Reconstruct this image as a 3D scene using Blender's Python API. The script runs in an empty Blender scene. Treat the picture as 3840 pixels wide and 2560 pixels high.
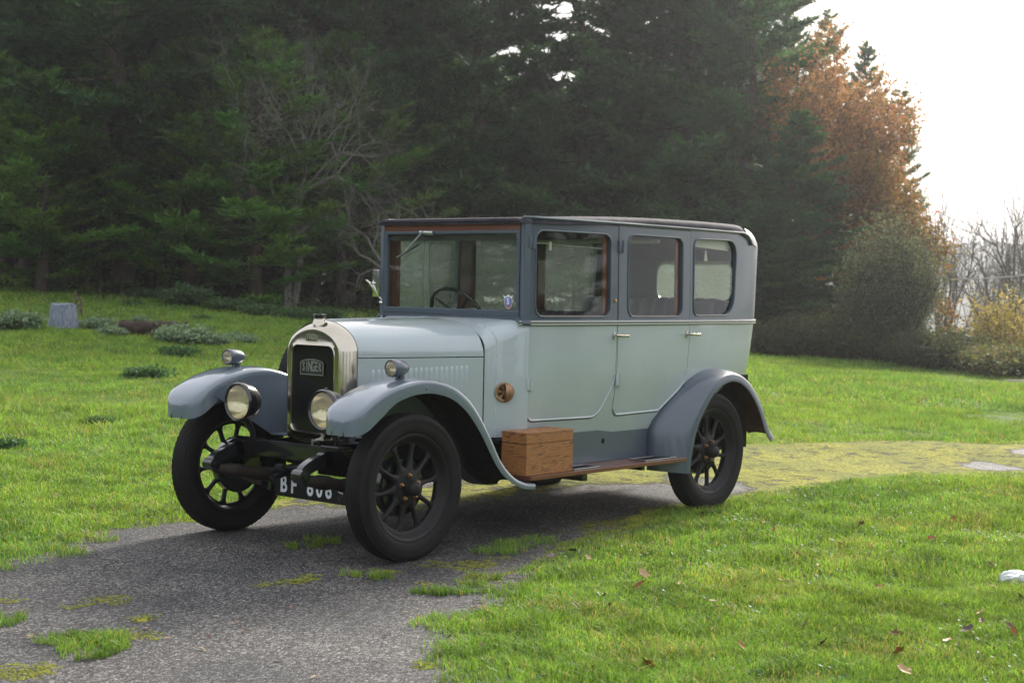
import bpy, bmesh, math, random
import numpy as np
from mathutils import Vector, Matrix
from mathutils.geometry import delaunay_2d_cdt
C = bpy.context.scene.collection
sc = bpy.context.scene
R_ = math.radians
# ------------------------------------------------------------------ camera
CAM = Vector((-5.8238, -6.3151, 1.427))
YAW, PITCH, ROLL = R_(40.1534), R_(-1.9674), R_(1.1592)
FPX = 5866.96
cd_ = Vector((math.cos(PITCH)*math.cos(YAW), math.cos(PITCH)*math.sin(YAW), math.sin(PITCH)))
cr_ = Vector((math.sin(YAW), -math.cos(YAW), 0)); cu_ = cr_.cross(cd_)
r2 = cr_*math.cos(ROLL)+cu_*math.sin(ROLL); u2 = r2.cross(cd_)
cam = bpy.data.cameras.new('camera'); co = bpy.data.objects.new('camera', cam); C.objects.link(co)
co.matrix_world = Matrix(((r2.x, u2.x, -cd_.x, CAM.x), (r2.y, u2.y, -cd_.y, CAM.y), (r2.z, u2.z, -cd_.z, CAM.z), (0, 0, 0, 1)))
cam.sensor_width = 36; cam.lens = FPX/3840*36; cam.clip_end = 5000; cam.clip_start = .1
cam.dof.use_dof = True; cam.dof.focus_distance = 8.7; cam.dof.aperture_fstop = 5.0
sc.camera = co
HF = Vector((math.cos(YAW), math.sin(YAW), 0)); HR = Vector((math.sin(YAW), -math.cos(YAW), 0))
def FL(F, L): return CAM.x+HF.x*F+HR.x*L, CAM.y+HF.y*F+HR.y*L
def PX(xd, F): return FL(F, (xd*1.6327-1920)/FPX*F)      # column of the picture -> a place F metres away
# ------------------------------------------------------------------ world, sun
SUN_EL, SUN_AZ = 30.0, 13.0       # azimuth measured from +x towards +y
w = bpy.data.worlds.new("World"); sc.world = w; w.use_nodes = True
nt = w.node_tree; bg = nt.nodes['Background']
sky = nt.nodes.new('ShaderNodeTexSky'); sky.sky_type = 'NISHITA'; sky.sun_disc = False
sky.sun_elevation = R_(SUN_EL); sky.sun_rotation = R_(90-SUN_AZ)
sky.air_density = 1.0; sky.dust_density = 6.0; sky.ozone_density = 1.0
mixw = nt.nodes.new('ShaderNodeMix'); mixw.data_type = 'RGBA'; mixw.inputs[0].default_value = .72
mixw.inputs[7].default_value = (8.3, 8.5, 9.0, 1)       # thin bright overcast veil over the blue
nt.links.new(sky.outputs[0], mixw.inputs[6]); nt.links.new(mixw.outputs[2], bg.inputs['Color'])
bg.inputs['Strength'].default_value = 0.12
sl = bpy.data.lights.new('sun', 'SUN'); sl.energy = 4.3; sl.angle = R_(11); sl.color = (1, .95, .86)
so = bpy.data.objects.new('sun', sl); C.objects.link(so)
sd = Vector((math.cos(R_(SUN_EL))*math.cos(R_(SUN_AZ)), math.cos(R_(SUN_EL))*math.sin(R_(SUN_AZ)), math.sin(R_(SUN_EL))))
so.rotation_euler = sd.to_track_quat('Z', 'Y').to_euler(); so.location = (20, 5, 20)
sc.view_settings.view_transform = 'Standard'; sc.view_settings.look = 'None'; sc.view_settings.gamma = 1
sc.view_settings.exposure = 0.75
try:
    sc.cycles.max_bounces = 8; sc.cycles.transparent_max_bounces = 16; sc.cycles.volume_bounces = 0
    sc.cycles.diffuse_bounces = 3; sc.cycles.glossy_bounces = 4
except Exception: pass
# ------------------------------------------------------------------ helpers
def N(m, t, **k):
    n = m.node_tree.nodes.new('ShaderNode'+t)
    for a, b in k.items(): setattr(n, a, b)
    return n
def link(m, a, b): m.node_tree.links.new(a, b)
def mat(name, col, rough=.5, metal=0, coat=0, spec=.5, noise=0, nscale=8, bump=0, bscale=60, rvar=0, stretch=None, col2=None, cr=.03):
    m = bpy.data.materials.new(name); m.use_nodes = True
    p = m.node_tree.nodes['Principled BSDF']
    p.inputs['Base Color'].default_value = (*col, 1); p.inputs['Roughness'].default_value = rough
    p.inputs['Metallic'].default_value = metal; p.inputs['Coat Weight'].default_value = coat
    p.inputs['Coat Roughness'].default_value = cr
    p.inputs['Specular IOR Level'].default_value = spec
    tc = N(m, 'TexCoord'); src = tc.outputs['Object']
    if stretch:
        mp = N(m, 'Mapping'); mp.inputs['Scale'].default_value = stretch; link(m, src, mp.inputs[0]); src = mp.outputs[0]
    if noise or col2:
        n = N(m, 'TexNoise'); n.inputs['Scale'].default_value = nscale; n.inputs['Detail'].default_value = 8
        n.inputs['Roughness'].default_value = .65
        link(m, src, n.inputs['Vector'])
        r = N(m, 'ValToRGB'); link(m, n.outputs['Fac'], r.inputs[0])
        c2 = col2 or tuple(min(1, c*(1+noise)) for c in col); c1 = col if col2 else tuple(c*(1-noise) for c in col)
        r.color_ramp.elements[0].position = .33; r.color_ramp.elements[1].position = .67
        r.color_ramp.elements[0].color = (*c1, 1); r.color_ramp.elements[1].color = (*c2, 1)
        link(m, r.outputs[0], p.inputs['Base Color'])
        if rvar:
            mr = N(m, 'MapRange'); mr.inputs[3].default_value = rough-rvar; mr.inputs[4].default_value = rough+rvar
            mr.inputs[1].default_value = .3; mr.inputs[2].default_value = .7
            link(m, n.outputs['Fac'], mr.inputs[0]); link(m, mr.outputs[0], p.inputs['Roughness'])
    if bump:
        n = N(m, 'TexNoise'); n.inputs['Scale'].default_value = bscale; n.inputs['Detail'].default_value = 5
        link(m, src, n.inputs['Vector'])
        b = N(m, 'Bump'); b.inputs['Strength'].default_value = 1; b.inputs['Distance'].default_value = bump
        link(m, n.outputs['Fac'], b.inputs['Height']); link(m, b.outputs[0], p.inputs['Normal'])
    return m
def mesh_obj(name, V, F, m=None, parent=None, smooth=True, solid=0, off=-1, inner=None, angle=40):
    me = bpy.data.meshes.new(name); me.from_pydata([tuple(v) for v in V], [], [tuple(f) for f in F]); me.update()
    return fin(name, me, m, parent, smooth, solid, off, inner, angle)
def fin(name, me, m=None, parent=None, smooth=True, solid=0, off=-1, inner=None, angle=40):
    o = bpy.data.objects.new(name, me); C.objects.link(o)
    if m:
        for k in (m if isinstance(m, (list, tuple)) else [m]): me.materials.append(k)
    if inner: me.materials.append(inner)
    if smooth:
        me.polygons.foreach_set('use_smooth', [True]*len(me.polygons))
        try: me.set_sharp_from_angle(angle=R_(angle))
        except Exception: pass
    if solid:
        s = o.modifiers.new('solid', 'SOLIDIFY'); s.thickness = solid; s.offset = off
        if inner: s.material_offset = len(me.materials)-1
    if solid:
        e = o.modifiers.new('edges', 'EDGE_SPLIT'); e.split_angle = R_(angle)
    if parent: o.parent = parent
    return o
class MB:
    def __init__(s): s.V = []; s.F = []; s.M = []; s.mi = 0
    def add(s, V, F):
        b = len(s.V); s.V += [Vector(v) for v in V]; s.F += [[b+i for i in f] for f in F]; s.M += [s.mi]*len(F); return s
    def grid(s, rows, closed=False, flip=False):
        n = len(rows[0]); V = [v for r in rows for v in r]; F = []
        for i in range(len(rows)-1):
            for j in range(n if closed else n-1):
                k = (j+1) % n; f = (i*n+j, i*n+k, (i+1)*n+k, (i+1)*n+j); F.append(f[::-1] if flip else f)
        return s.add(V, F)
    def box(s, a, b, bev=.0, rot=None, about=None):
        x0, y0, z0 = [min(a[i], b[i]) for i in range(3)]; x1, y1, z1 = [max(a[i], b[i]) for i in range(3)]
        bm = bmesh.new(); bmesh.ops.create_cube(bm, size=1)
        for v in bm.verts: v.co = Vector(((x0+x1)/2+v.co.x*(x1-x0), (y0+y1)/2+v.co.y*(y1-y0), (z0+z1)/2+v.co.z*(z1-z0)))
        if bev: bmesh.ops.bevel(bm, geom=bm.edges[:], offset=bev, segments=2, affect='EDGES', profile=.7)
        if rot: bmesh.ops.rotate(bm, verts=bm.verts[:], cent=Vector(about or ((x0+x1)/2, (y0+y1)/2, (z0+z1)/2)), matrix=rot)
        return s.bm(bm)
    def bm(s, bm):
        bm.verts.ensure_lookup_table()
        s.add([v.co.copy() for v in bm.verts], [[v.index for v in f.verts] for f in bm.faces]); bm.free(); return s
    def tube(s, pts, r, n=8, closed=False, cap=True):
        pts = [Vector(p) for p in pts]; m = len(pts); rr = r if isinstance(r, (list, tuple)) else [r]*m
        rows = []; up = None
        for i, p in enumerate(pts):
            if closed: t = pts[(i+1) % m]-pts[i-1]
            else: t = pts[min(i+1, m-1)]-pts[max(i-1, 0)]
            if t.length < 1e-9: t = Vector((0, 0, 1))
            t.normalize()
            if up is None: up = Vector((0, 0, 1)) if abs(t.z) < .9 else Vector((1, 0, 0))
            a = t.cross(up)
            if a.length < 1e-6: a = t.orthogonal()
            a.normalize(); up = a.cross(t)
            rows.append([p+(a*math.cos(2*math.pi*k/n)+up*math.sin(2*math.pi*k/n))*rr[i] for k in range(n)])
        if closed: rows.append(rows[0])
        b = len(s.V); s.grid(rows, closed=True)
        if cap and not closed:
            s.F.append([b+k for k in range(n)][::-1]); s.F.append([b+(m-1)*n+k for k in range(n)]); s.M += [s.mi]*2
        return s
    def lathe(s, prof, n=32, org=(0, 0, 0), axis='y', cap=False):
        rows = []
        for (a, r) in prof:
            row = []
            for k in range(n):
                t = 2*math.pi*k/n; c, q = r*math.cos(t), r*math.sin(t)
                v = {'y': (c, a, q), 'x': (a, c, q), 'z': (c, q, a)}[axis]
                row.append(Vector(org)+Vector(v))
            rows.append(row)
        return s.grid(rows, closed=True, flip=(axis != 'y'))
    def xf(s, M, start=0):
        for i in range(start, len(s.V)): s.V[i] = M @ s.V[i]
        return s
    def obj(s, name, m, parent=None, smooth=True, solid=0, off=-1, inner=None, angle=40, fixn=True):
        me = bpy.data.meshes.new(name); me.from_pydata([tuple(v) for v in s.V], [], s.F)
        if fixn:
            bm = bmesh.new(); bm.from_mesh(me); bmesh.ops.remove_doubles(bm, verts=bm.verts[:], dist=1e-5)
            # material index survives
            bm.to_mesh(me); bm.free()
        if any(s.M) and len(me.polygons) == len(s.M): me.polygons.foreach_set('material_index', s.M)
        me.update()
        return fin(name, me, m, parent, smooth, solid, off, inner, angle)
def tag(o, label=None, cat=None, group=None, kind=None):
    if label: o['label'] = label
    if cat: o['category'] = cat
    if group: o['group'] = group
    if kind: o['kind'] = kind
    return o
def empty(name, loc, label, cat, group=None, rz=0):
    o = bpy.data.objects.new(name, None); C.objects.link(o); o.location = loc; o.rotation_euler = (0, 0, rz)
    o.empty_display_size = .2
    return tag(o, label, cat, group)
def copy_tree(o, parent=None):
    c = o.copy(); C.objects.link(c); c.parent = parent
    for ch in list(o.children): copy_tree(ch, c)
    return c
def npmesh(name, V, T, m, col=None, parent=None, smooth=False, quads=False):
    """V (n,3) float, T (k,3|4) int; col (n,3) point colours"""
    me = bpy.data.meshes.new(name); V = np.asarray(V, np.float32); T = np.asarray(T, np.int32); k = T.shape[1]
    me.vertices.add(len(V)); me.vertices.foreach_set('co', V.ravel())
    me.loops.add(T.size); me.loops.foreach_set('vertex_index', T.ravel())
    me.polygons.add(len(T)); me.polygons.foreach_set('loop_start', np.arange(len(T), dtype=np.int32)*k)
    me.polygons.foreach_set('loop_total', np.full(len(T), k, np.int32)) if bpy.app.version < (4, 0, 0) else None
    if smooth: me.polygons.foreach_set('use_smooth', np.ones(len(T), bool))
    if col is not None:
        a = me.color_attributes.new('tint', 'FLOAT_COLOR', 'POINT')
        c4 = np.ones((len(V), 4), np.float32); c4[:, :3] = col; a.data.foreach_set('color', c4.ravel())
    me.update(calc_edges=True); me.validate()
    o = bpy.data.objects.new(name, me); C.objects.link(o); me.materials.append(m)
    if parent: o.parent = parent
    return o
def interp(tab, x): return float(np.interp(x, [t[0] for t in tab], [t[1] for t in tab]))
def catmull(pts, n=6, closed=False):
    P = [np.array(p, float) for p in pts]; m = len(P); out = []
    for i in range(m if closed else m-1):
        a, b, c, d = (P[(i-1) % m] if (closed or i > 0) else 2*P[0]-P[1]), P[i], P[(i+1) % m], (P[(i+2) % m] if (closed or i+2 < m) else 2*P[-1]-P[-2])
        for k in range(n):
            t = k/n; out.append(.5*((2*b)+(-a+c)*t+(2*a-5*b+4*c-d)*t*t+(-a+3*b-3*c+d)*t**3))
    if not closed: out.append(P[-1])
    return [tuple(o) for o in out]
def rpoly(pts, n=6):
    """polygon corners (x,y,r) -> rounded outline"""
    out = []; m = len(pts)
    for i in range(m):
        p = np.array(pts[i][:2], float); r = pts[i][2]; a = np.array(pts[i-1][:2], float)-p; b = np.array(pts[(i+1) % m][:2], float)-p
        la, lb = np.linalg.norm(a), np.linalg.norm(b); a /= la; b /= lb
        if r <= 0: out.append(tuple(p)); continue
        ang = math.acos(max(-1, min(1, a@b))); d = min(r/math.tan(ang/2), la*.48, lb*.48); rr = d*math.tan(ang/2)
        bis = (a+b)/np.linalg.norm(a+b); c = p+bis*rr/math.sin(ang/2)
        s, e = p+a*d-c, p+b*d-c; a0 = math.atan2(s[1], s[0]); a1 = math.atan2(e[1], e[0]); da = (a1-a0+math.pi) % (2*math.pi)-math.pi
        for k in range(n+1):
            t = a0+da*k/n; out.append((c[0]+rr*math.cos(t), c[1]+rr*math.sin(t)))
    return out
def inpoly(x, y, P):
    c = False; j = len(P)-1
    for i in range(len(P)):
        if (P[i][1] > y) != (P[j][1] > y) and x < (P[j][0]-P[i][0])*(y-P[i][1])/(P[j][1]-P[i][1])+P[i][0]: c = not c
        j = i
    return c
def panel(outline, holes, fn, step=.05, flip=False):
    """flat outline with holes, triangulated and laid onto the surface fn(x,y)->3D"""
    V = []; E = []
    for loop in [outline]+holes:
        L = []
        for i in range(len(loop)):
            a = np.array(loop[i]); b = np.array(loop[(i+1) % len(loop)]); d = np.linalg.norm(b-a)
            if d < 1e-6: continue
            k = max(1, int(d/step))
            for q in range(k): L.append(a+(b-a)*q/k)
        s = len(V); V += L; E += [(s+i, s+(i+1) % len(L)) for i in range(len(L))]
    xs = [v[0] for v in V]; ys = [v[1] for v in V]
    for i in range(int((max(xs)-min(xs))/step)):
        for j in range(int((max(ys)-min(ys))/step)):
            x = min(xs)+(i+.5)*step; y = min(ys)+(j+.5)*step
            if inpoly(x, y, outline) and not any(inpoly(x, y, h) for h in holes):
                if min((x-v[0])**2+(y-v[1])**2 for v in V[:len(E)]) > (step*.35)**2: V.append(np.array((x, y)))
    r = delaunay_2d_cdt([Vector((float(v[0]), float(v[1]))) for v in V], E, [], 0, 1e-6)
    vs, fs = r[0], r[2]; F = []
    for f in fs:
        cx = sum(vs[i].x for i in f)/len(f); cy = sum(vs[i].y for i in f)/len(f)
        if inpoly(cx, cy, outline) and not any(inpoly(cx, cy, h) for h in holes):
            a = sum((vs[f[i]].x*vs[f[(i+1) % len(f)]].y-vs[f[(i+1) % len(f)]].x*vs[f[i]].y) for i in range(len(f)))
            f = list(f) if a > 0 else list(f)[::-1]
            F.append(f[::-1] if flip else f)
    return [fn(v.x, v.y) for v in vs], F, [(v.x, v.y) for v in vs]
rng = np.random.default_rng(7); random.seed(7)
def vnoise(x, y, seed=0):
    """smooth value noise 0..1"""
    xi = np.floor(x).astype(np.int64); yi = np.floor(y).astype(np.int64); fx = x-xi; fy = y-yi
    fx = fx*fx*(3-2*fx); fy = fy*fy*(3-2*fy)
    def h(a, b):
        n = (a*374761393+b*668265263+seed*1442695041) & 0x7fffffff; n = ((n ^ (n >> 13))*1274126177) & 0x7fffffff
        return ((n ^ (n >> 16)) & 0xffff)/65535.
    return (h(xi, yi)*(1-fx)+h(xi+1, yi)*fx)*(1-fy)+(h(xi, yi+1)*(1-fx)+h(xi+1, yi+1)*fx)*fy
def fbm(x, y, seed=0, o=4):
    s = 0; a = .5; t = 0
    for k in range(o): s = s+a*vnoise(x*2**k, y*2**k, seed+k*17); t += a; a *= .5
    return s/t
# ------------------------------------------------------------------ terrain
def sm(x, a, b):
    t = np.clip((x-a)/(b-a), 0, 1); return t*t*(3-2*t)
def hFL(F, L):
    F = np.asarray(F, float); L = np.asarray(L, float)
    up = 1.36*np.clip((F-9.5)/28.5, 0, 1.25)*np.clip((8-L)/20, 0, 1.5)
    dn = -np.clip(F-31, 0, 90)*.11*sm(L, 4, 11)-np.clip(F-60, 0, 60)*.08*sm(-L, -4, 4)*0
    far = -6*sm(F, 70, 160)
    bump = (fbm(F*.5+40, L*.5+40, 3, 3)-.5)*.16*sm(F, 10, 16)
    return up+dn+far+bump
def hXY(x, y):
    dx = np.asarray(x, float)-CAM.x; dy = np.asarray(y, float)-CAM.y
    return hFL(dx*HF.x+dy*HF.y, dx*HR.x+dy*HR.y)
def G(xd, F, dz=0):
    x, y = PX(xd, F); return Vector((x, y, float(hXY(x, y))+dz))
def ground_px(xd, yd):
    q = cd_+r2*((xd*1.6327-1920)/FPX)-u2*((yd*1.6327-1280)/FPX); t = -CAM.z/q.z; return CAM.x+q.x*t, CAM.y+q.y*t
DRIVE = [(-1.59, -2.64), (-1.28, -2.2), (-.99, -1.94), (-.62, -1.78), (-.38, -1.63), (.14, -1.38), (.55, -1.2), (.92, -1.05), (1.53, -.89), (2.0, -.78), (2.57, -.66), (3.4, -.68), (4.47, -.70),
         (5.64, -.85), (6.35, -1.43), (6.9, -2.6), (7.4, -6), (9.8, -6), (9.3, -2.8), (8.5, -.74), (7.24, .42), (6.16, 1.01), (4.5, 1.4), (3, 1.6), (1.5, 1.55), (1.1, 1.45), (.5, 1.2), (.08, 1.1),
         (-.25, 1.16), (-.62, 1.06), (-.79, 1.0), (-1.15, .78), (-1.56, .56), (-2.1, .4), (-3.2, .1), (-6, -1.2), (-13, -5), (-13, -12), (-8.5, -11), (-4.6, -6.8), (-2.5, -4.0)]
DP = np.array(DRIVE)
def dist_edge(x, y):
    """signed distance to the edge of the drive, + inside"""
    x = np.asarray(x, float); y = np.asarray(y, float); best = np.full(x.shape, 1e9); ins = np.zeros(x.shape, bool)
    for i in range(len(DP)):
        a = DP[i]; b = DP[(i+1) % len(DP)]; d = b-a; t = np.clip(((x-a[0])*d[0]+(y-a[1])*d[1])/(d@d), 0, 1)
        best = np.minimum(best, np.hypot(x-a[0]-t*d[0], y-a[1]-t*d[1]))
        c = (a[1] > y) != (b[1] > y); xi = (b[0]-a[0])*(y-a[1])/(b[1]-a[1]+1e-12)+a[0]; ins ^= c & (x < xi)
    return np.where(ins, best, -best)
def grid_sheet(name, xs, ys, zf, m):
    X, Y = np.meshgrid(xs, ys); Z = zf(X, Y); V = np.stack([X.ravel(), Y.ravel(), Z.ravel()], 1)
    n = len(xs); i, j = np.meshgrid(np.arange(len(ys)-1), np.arange(n-1), indexing='ij'); a = (i*n+j).ravel()
    return npmesh(name, V, np.stack([a, a+1, a+n+1, a+n], 1), m, smooth=True)
def attr(m, name='tint'):
    n = N(m, 'Attribute'); n.attribute_name = name; return n.outputs['Color']
def leafmat(name, trans=.35, rough=.55, spec=.3):
    m = bpy.data.materials.new(name); m.use_nodes = True; p = m.node_tree.nodes['Principled BSDF']
    p.inputs['Roughness'].default_value = rough; p.inputs['Specular IOR Level'].default_value = spec
    c = attr(m); link(m, c, p.inputs['Base Color'])
    t = N(m, 'BsdfTranslucent'); g = N(m, 'Mix', data_type='RGBA', blend_type='MULTIPLY'); g.inputs[0].default_value = 1
    g.inputs[7].default_value = (1.15, 1.1, .7, 1); link(m, c, g.inputs[6]); link(m, g.outputs[2], t.inputs[0])
    mx = N(m, 'MixShader'); mx.inputs[0].default_value = trans
    link(m, p.outputs[0], mx.inputs[1]); link(m, t.outputs[0], mx.inputs[2]); link(m, mx.outputs[0], m.node_tree.nodes['Material Output'].inputs[0])
    return m
M = {}
M['soil'] = mat('grass_ground', (.05, .085, .014), .9, col2=(.085, .13, .02), nscale=1.3, bump=.03, bscale=9, spec=.1)
fs = list(-np.geomspace(400, 32, 12))+list(np.arange(-30, 48, .8))+list(np.geomspace(48, 1600, 40)); Ls = [math.copysign(abs(t)**2.6*700, t) for t in np.linspace(-1, 1, 121)]
Fg, Lg = np.meshgrid(fs, Ls); Vx = CAM.x+HF.x*Fg+HR.x*Lg; Vy = CAM.y+HF.y*Fg+HR.y*Lg
V = np.stack([Vx.ravel(), Vy.ravel(), hFL(Fg, Lg).ravel()-.004], 1); n = len(fs)
i, j = np.meshgrid(np.arange(len(Ls)-1), np.arange(n-1), indexing='ij'); a = (i*n+j).ravel()
tag(npmesh('ground', V, np.stack([a, a+n, a+n+1, a+1], 1)[:, ::-1], M['soil'], smooth=True), kind='structure')
# far hill with woods, pale with distance
def ridge(L): return 8+11*fbm(L/130+3, L*0+.5, 5, 3)+4*fbm(L/16, L*0+2.5, 8, 3)
ls = np.linspace(-350, 620, 260); rows = []
for k, t in enumerate(np.linspace(0, 1, 14)):
    F_ = 330+t*260; z = -7+(ridge(ls)+9)*math.sin(t*math.pi/2)**1.3+ (fbm(ls/9, ls*0+t*20, 4, 3)-.5)*5*(t > .1)
    rows.append(np.stack([CAM.x+HF.x*F_+HR.x*ls, CAM.y+HF.y*F_+HR.y*ls, z], 1))
V = np.concatenate(rows); n = len(ls); i, j = np.meshgrid(np.arange(13), np.arange(n-1), indexing='ij'); a = (i*n+j).ravel()
M['hill'] = mat('hill_woods', (.018, .026, .022), .95, col2=(.07, .08, .045), nscale=.03, spec=.1)
tag(npmesh('hills', V, np.stack([a, a+1, a+n+1, a+n], 1), M['hill'], smooth=True), kind='structure')
# ------------------------------------------------------------------ the drive: worn tarmac with moss
m = bpy.data.materials.new('tarmac'); m.use_nodes = True; p = m.node_tree.nodes['Principled BSDF']; M['tarmac'] = m
tc = N(m, 'TexCoord').outputs['Object']
vo = N(m, 'TexVoronoi'); vo.inputs['Scale'].default_value = 120; link(m, tc, vo.inputs['Vector'])
vo2 = N(m, 'TexVoronoi'); vo2.inputs['Scale'].default_value = 210; link(m, tc, vo2.inputs['Vector'])
st = N(m, 'ValToRGB'); e = st.color_ramp.elements; e[0].color = (.022, .022, .024, 1); e[1].color = (.25, .245, .235, 1); e[0].position = .15; e[1].position = 1; k_ = st.color_ramp.elements.new(.7); k_.color = (.075, .074, .074, 1)
sp = N(m, 'SeparateColor'); link(m, vo.outputs['Color'], sp.inputs[0]); link(m, sp.outputs[0], st.inputs[0])
nl = N(m, 'TexNoise'); nl.inputs['Scale'].default_value = 1.6; nl.inputs['Detail'].default_value = 7; link(m, tc, nl.inputs['Vector'])
lr = N(m, 'ValToRGB'); link(m, nl.outputs['Fac'], lr.inputs[0]); e = lr.color_ramp.elements; e[0].position = .35; e[1].position = .7; e[0].color = (.58, .58, .60, 1); e[1].color = (1.25, 1.17, 1.10, 1)
mu0 = N(m, 'Mix', data_type='RGBA', blend_type='MULTIPLY'); mu0.inputs[0].default_value = 1; link(m, st.outputs[0], mu0.inputs[6]); link(m, lr.outputs[0], mu0.inputs[7])
wn = N(m, 'TexNoise'); wn.inputs['Scale'].default_value = 3.5; wn.inputs['Detail'].default_value = 5; link(m, tc, wn.inputs['Vector']); wv = N(m, 'Mix', data_type='RGBA', blend_type='LINEAR_LIGHT'); wv.inputs[0].default_value = .22; link(m, tc, wv.inputs[6]); link(m, wn.outputs['Color'], wv.inputs[7])
ck = N(m, 'TexVoronoi', feature='DISTANCE_TO_EDGE'); ck.inputs['Scale'].default_value = 1.15; link(m, wv.outputs[2], ck.inputs['Vector']); cm = N(m, 'MapRange'); cm.inputs[1].default_value = .002; cm.inputs[2].default_value = .012; cm.inputs[3].default_value = .3; cm.inputs[4].default_value = 1; link(m, ck.outputs['Distance'], cm.inputs[0])
cn = N(m, 'TexNoise'); cn.inputs['Scale'].default_value = .8; link(m, tc, cn.inputs['Vector']); cg = N(m, 'MapRange'); cg.inputs[1].default_value = .48; cg.inputs[2].default_value = .56; link(m, cn.outputs['Fac'], cg.inputs[0])
mu = N(m, 'Mix', data_type='RGBA', blend_type='MULTIPLY'); link(m, cg.outputs[0], mu.inputs[0]); link(m, mu0.outputs[2], mu.inputs[6]); link(m, cm.outputs[0], mu.inputs[7])
# moss mask from the vertex attribute and noise
at = N(m, 'Attribute'); at.attribute_name = 'tint'; sa = N(m, 'SeparateColor'); link(m, at.outputs['Color'], sa.inputs[0])
nm = N(m, 'TexNoise'); nm.inputs['Scale'].default_value = 7; nm.inputs['Detail'].default_value = 9; nm.inputs['Roughness'].default_value = .72; link(m, tc, nm.inputs['Vector'])
su = N(m, 'Math', operation='ADD'); link(m, nm.outputs['Fac'], su.inputs[0]); link(m, sa.outputs[0], su.inputs[1])
mk = N(m, 'MapRange'); mk.inputs[1].default_value = .95; mk.inputs[2].default_value = 1.07; link(m, su.outputs[0], mk.inputs[0])
nc = N(m, 'TexNoise'); nc.inputs['Scale'].default_value = 45; nc.inputs['Detail'].default_value = 4; link(m, tc, nc.inputs['Vector'])
mc = N(m, 'ValToRGB'); link(m, nc.outputs['Fac'], mc.inputs[0]); e = mc.color_ramp.elements; e[0].position = .32; e[1].position = .66; e[0].color = (.055, .068, .012, 1); e[1].color = (.34, .32, .035, 1)
ng = N(m, 'TexNoise'); ng.inputs['Scale'].default_value = 1.7; ng.inputs['Detail'].default_value = 5; link(m, tc, ng.inputs['Vector']); gr = N(m, 'MapRange'); gr.inputs[1].default_value = .42; gr.inputs[2].default_value = .62; gr.inputs[4].default_value = .5; link(m, ng.outputs['Fac'], gr.inputs[0])
mg = N(m, 'Mix', data_type='RGBA'); mg.inputs[7].default_value = (.085, .105, .022, 1); link(m, gr.outputs[0], mg.inputs[0]); link(m, mc.outputs[0], mg.inputs[6])
mm = N(m, 'Mix', data_type='RGBA'); link(m, mk.outputs[0], mm.inputs[0]); link(m, mu.outputs[2], mm.inputs[6]); link(m, mg.outputs[2], mm.inputs[7])
link(m, mm.outputs[2], p.inputs['Base Color']); p.inputs['Roughness'].default_value = .62; p.inputs['Specular IOR Level'].default_value = .22
rg = N(m, 'MapRange'); rg.inputs[3].default_value = .72; rg.inputs[4].default_value = .95; link(m, mk.outputs[0], rg.inputs[0]); link(m, rg.outputs[0], p.inputs['Roughness'])
b1 = N(m, 'Bump'); b1.inputs['Distance'].default_value = .0045; b1.inputs['Strength'].default_value = 1; b1.invert = True; link(m, vo.outputs['Distance'], b1.inputs['Height'])
b2 = N(m, 'Bump'); b2.inputs['Distance'].default_value = .02; link(m, mk.outputs[0], b2.inputs['Height']); link(m, b1.outputs[0], b2.inputs['Normal'])
b3 = N(m, 'Bump'); b3.inputs['Distance'].default_value = .0015; link(m, nc.outputs['Fac'], b3.inputs['Height']); link(m, b2.outputs[0], b3.inputs['Normal']); link(m, b3.outputs[0], p.inputs['Normal'])
S = .06; xs = np.arange(-9, 10, S); ys = np.arange(-8, 2.2, S); X, Y = np.meshgrid(xs, ys); D = dist_edge(X, Y)+(fbm(X*2.2, Y*2.2, 9)-.5)*.22
n = len(xs); i, j = np.meshgrid(np.arange(len(ys)-1), np.arange(n-1), indexing='ij'); a = (i*n+j).ravel()
keep = (D.ravel()[a] > -.12) | (D.ravel()[a+n+1] > -.12); T = np.stack([a, a+1, a+n+1, a+n], 1)[keep]
moss = (-.2+.78*sm(X, 2.9, 4.6)+.40*sm(.42-D, 0, .42)*sm(X, -1.4, .2)+.34*sm(Y, .0, .7)*sm(X, -.3, .6)+.45*sm(X, .6, 1.3)*sm(Y, -.95, -.6)*sm(-Y, -1.4, -1.0)
        -.30*sm(-fbm(X*1.7, Y*1.7, 31, 3), -.46, -.36)*sm(X, 2, 4)+.25*sm(.16-D, 0, .16))
# small moss islands on the foreground tarmac
for xd, yd, rx, s in [(165, 1400, .05, .8), (250, 1384, .1, .75), (310, 1465, .09, .8), (330, 1425, .07, .8), (140, 1478, .07, .8), (40, 1550, .12, .8), (20, 1385, .05, .8), (700, 1334, .06, .85), (660, 1340, .05, .85), (620, 1346, .05, .8), (590, 1350, .03, .8), (720, 1328, .04, .9),
                      (980, 1530, .04, .9), (965, 1540, .03, .85), (880, 1315, .06, .8), (820, 1322, .07, .75), (1000, 1300, .08, .75), (960, 1300, .07, .7), (1100, 1300, .09, .8), (1150, 1290, .1, .7), (980, 1345, .05, .8), (1060, 1310, .07, .7), (40, 1200, .16, .75), (100, 1190, .2, .75), (60, 1215, .2, .6)]:
    x, y = ground_px(xd, yd); moss = np.maximum(moss, s-.32-.9*np.clip((np.hypot(X-x, Y-y)/rx/1.6)-.6, 0, 1.2))
moss = np.clip(moss, -.3, .62)
V = np.stack([X.ravel(), Y.ravel(), (np.full(X.shape, .004)+hXY(X, Y)).ravel()], 1); u, inv = np.unique(T, return_inverse=True)
dr = npmesh('drive', V[u], inv.reshape(T.shape), M['tarmac'], np.repeat(moss.ravel()[u][:, None], 3, 1), smooth=True); tag(dr, kind='structure')
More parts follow.
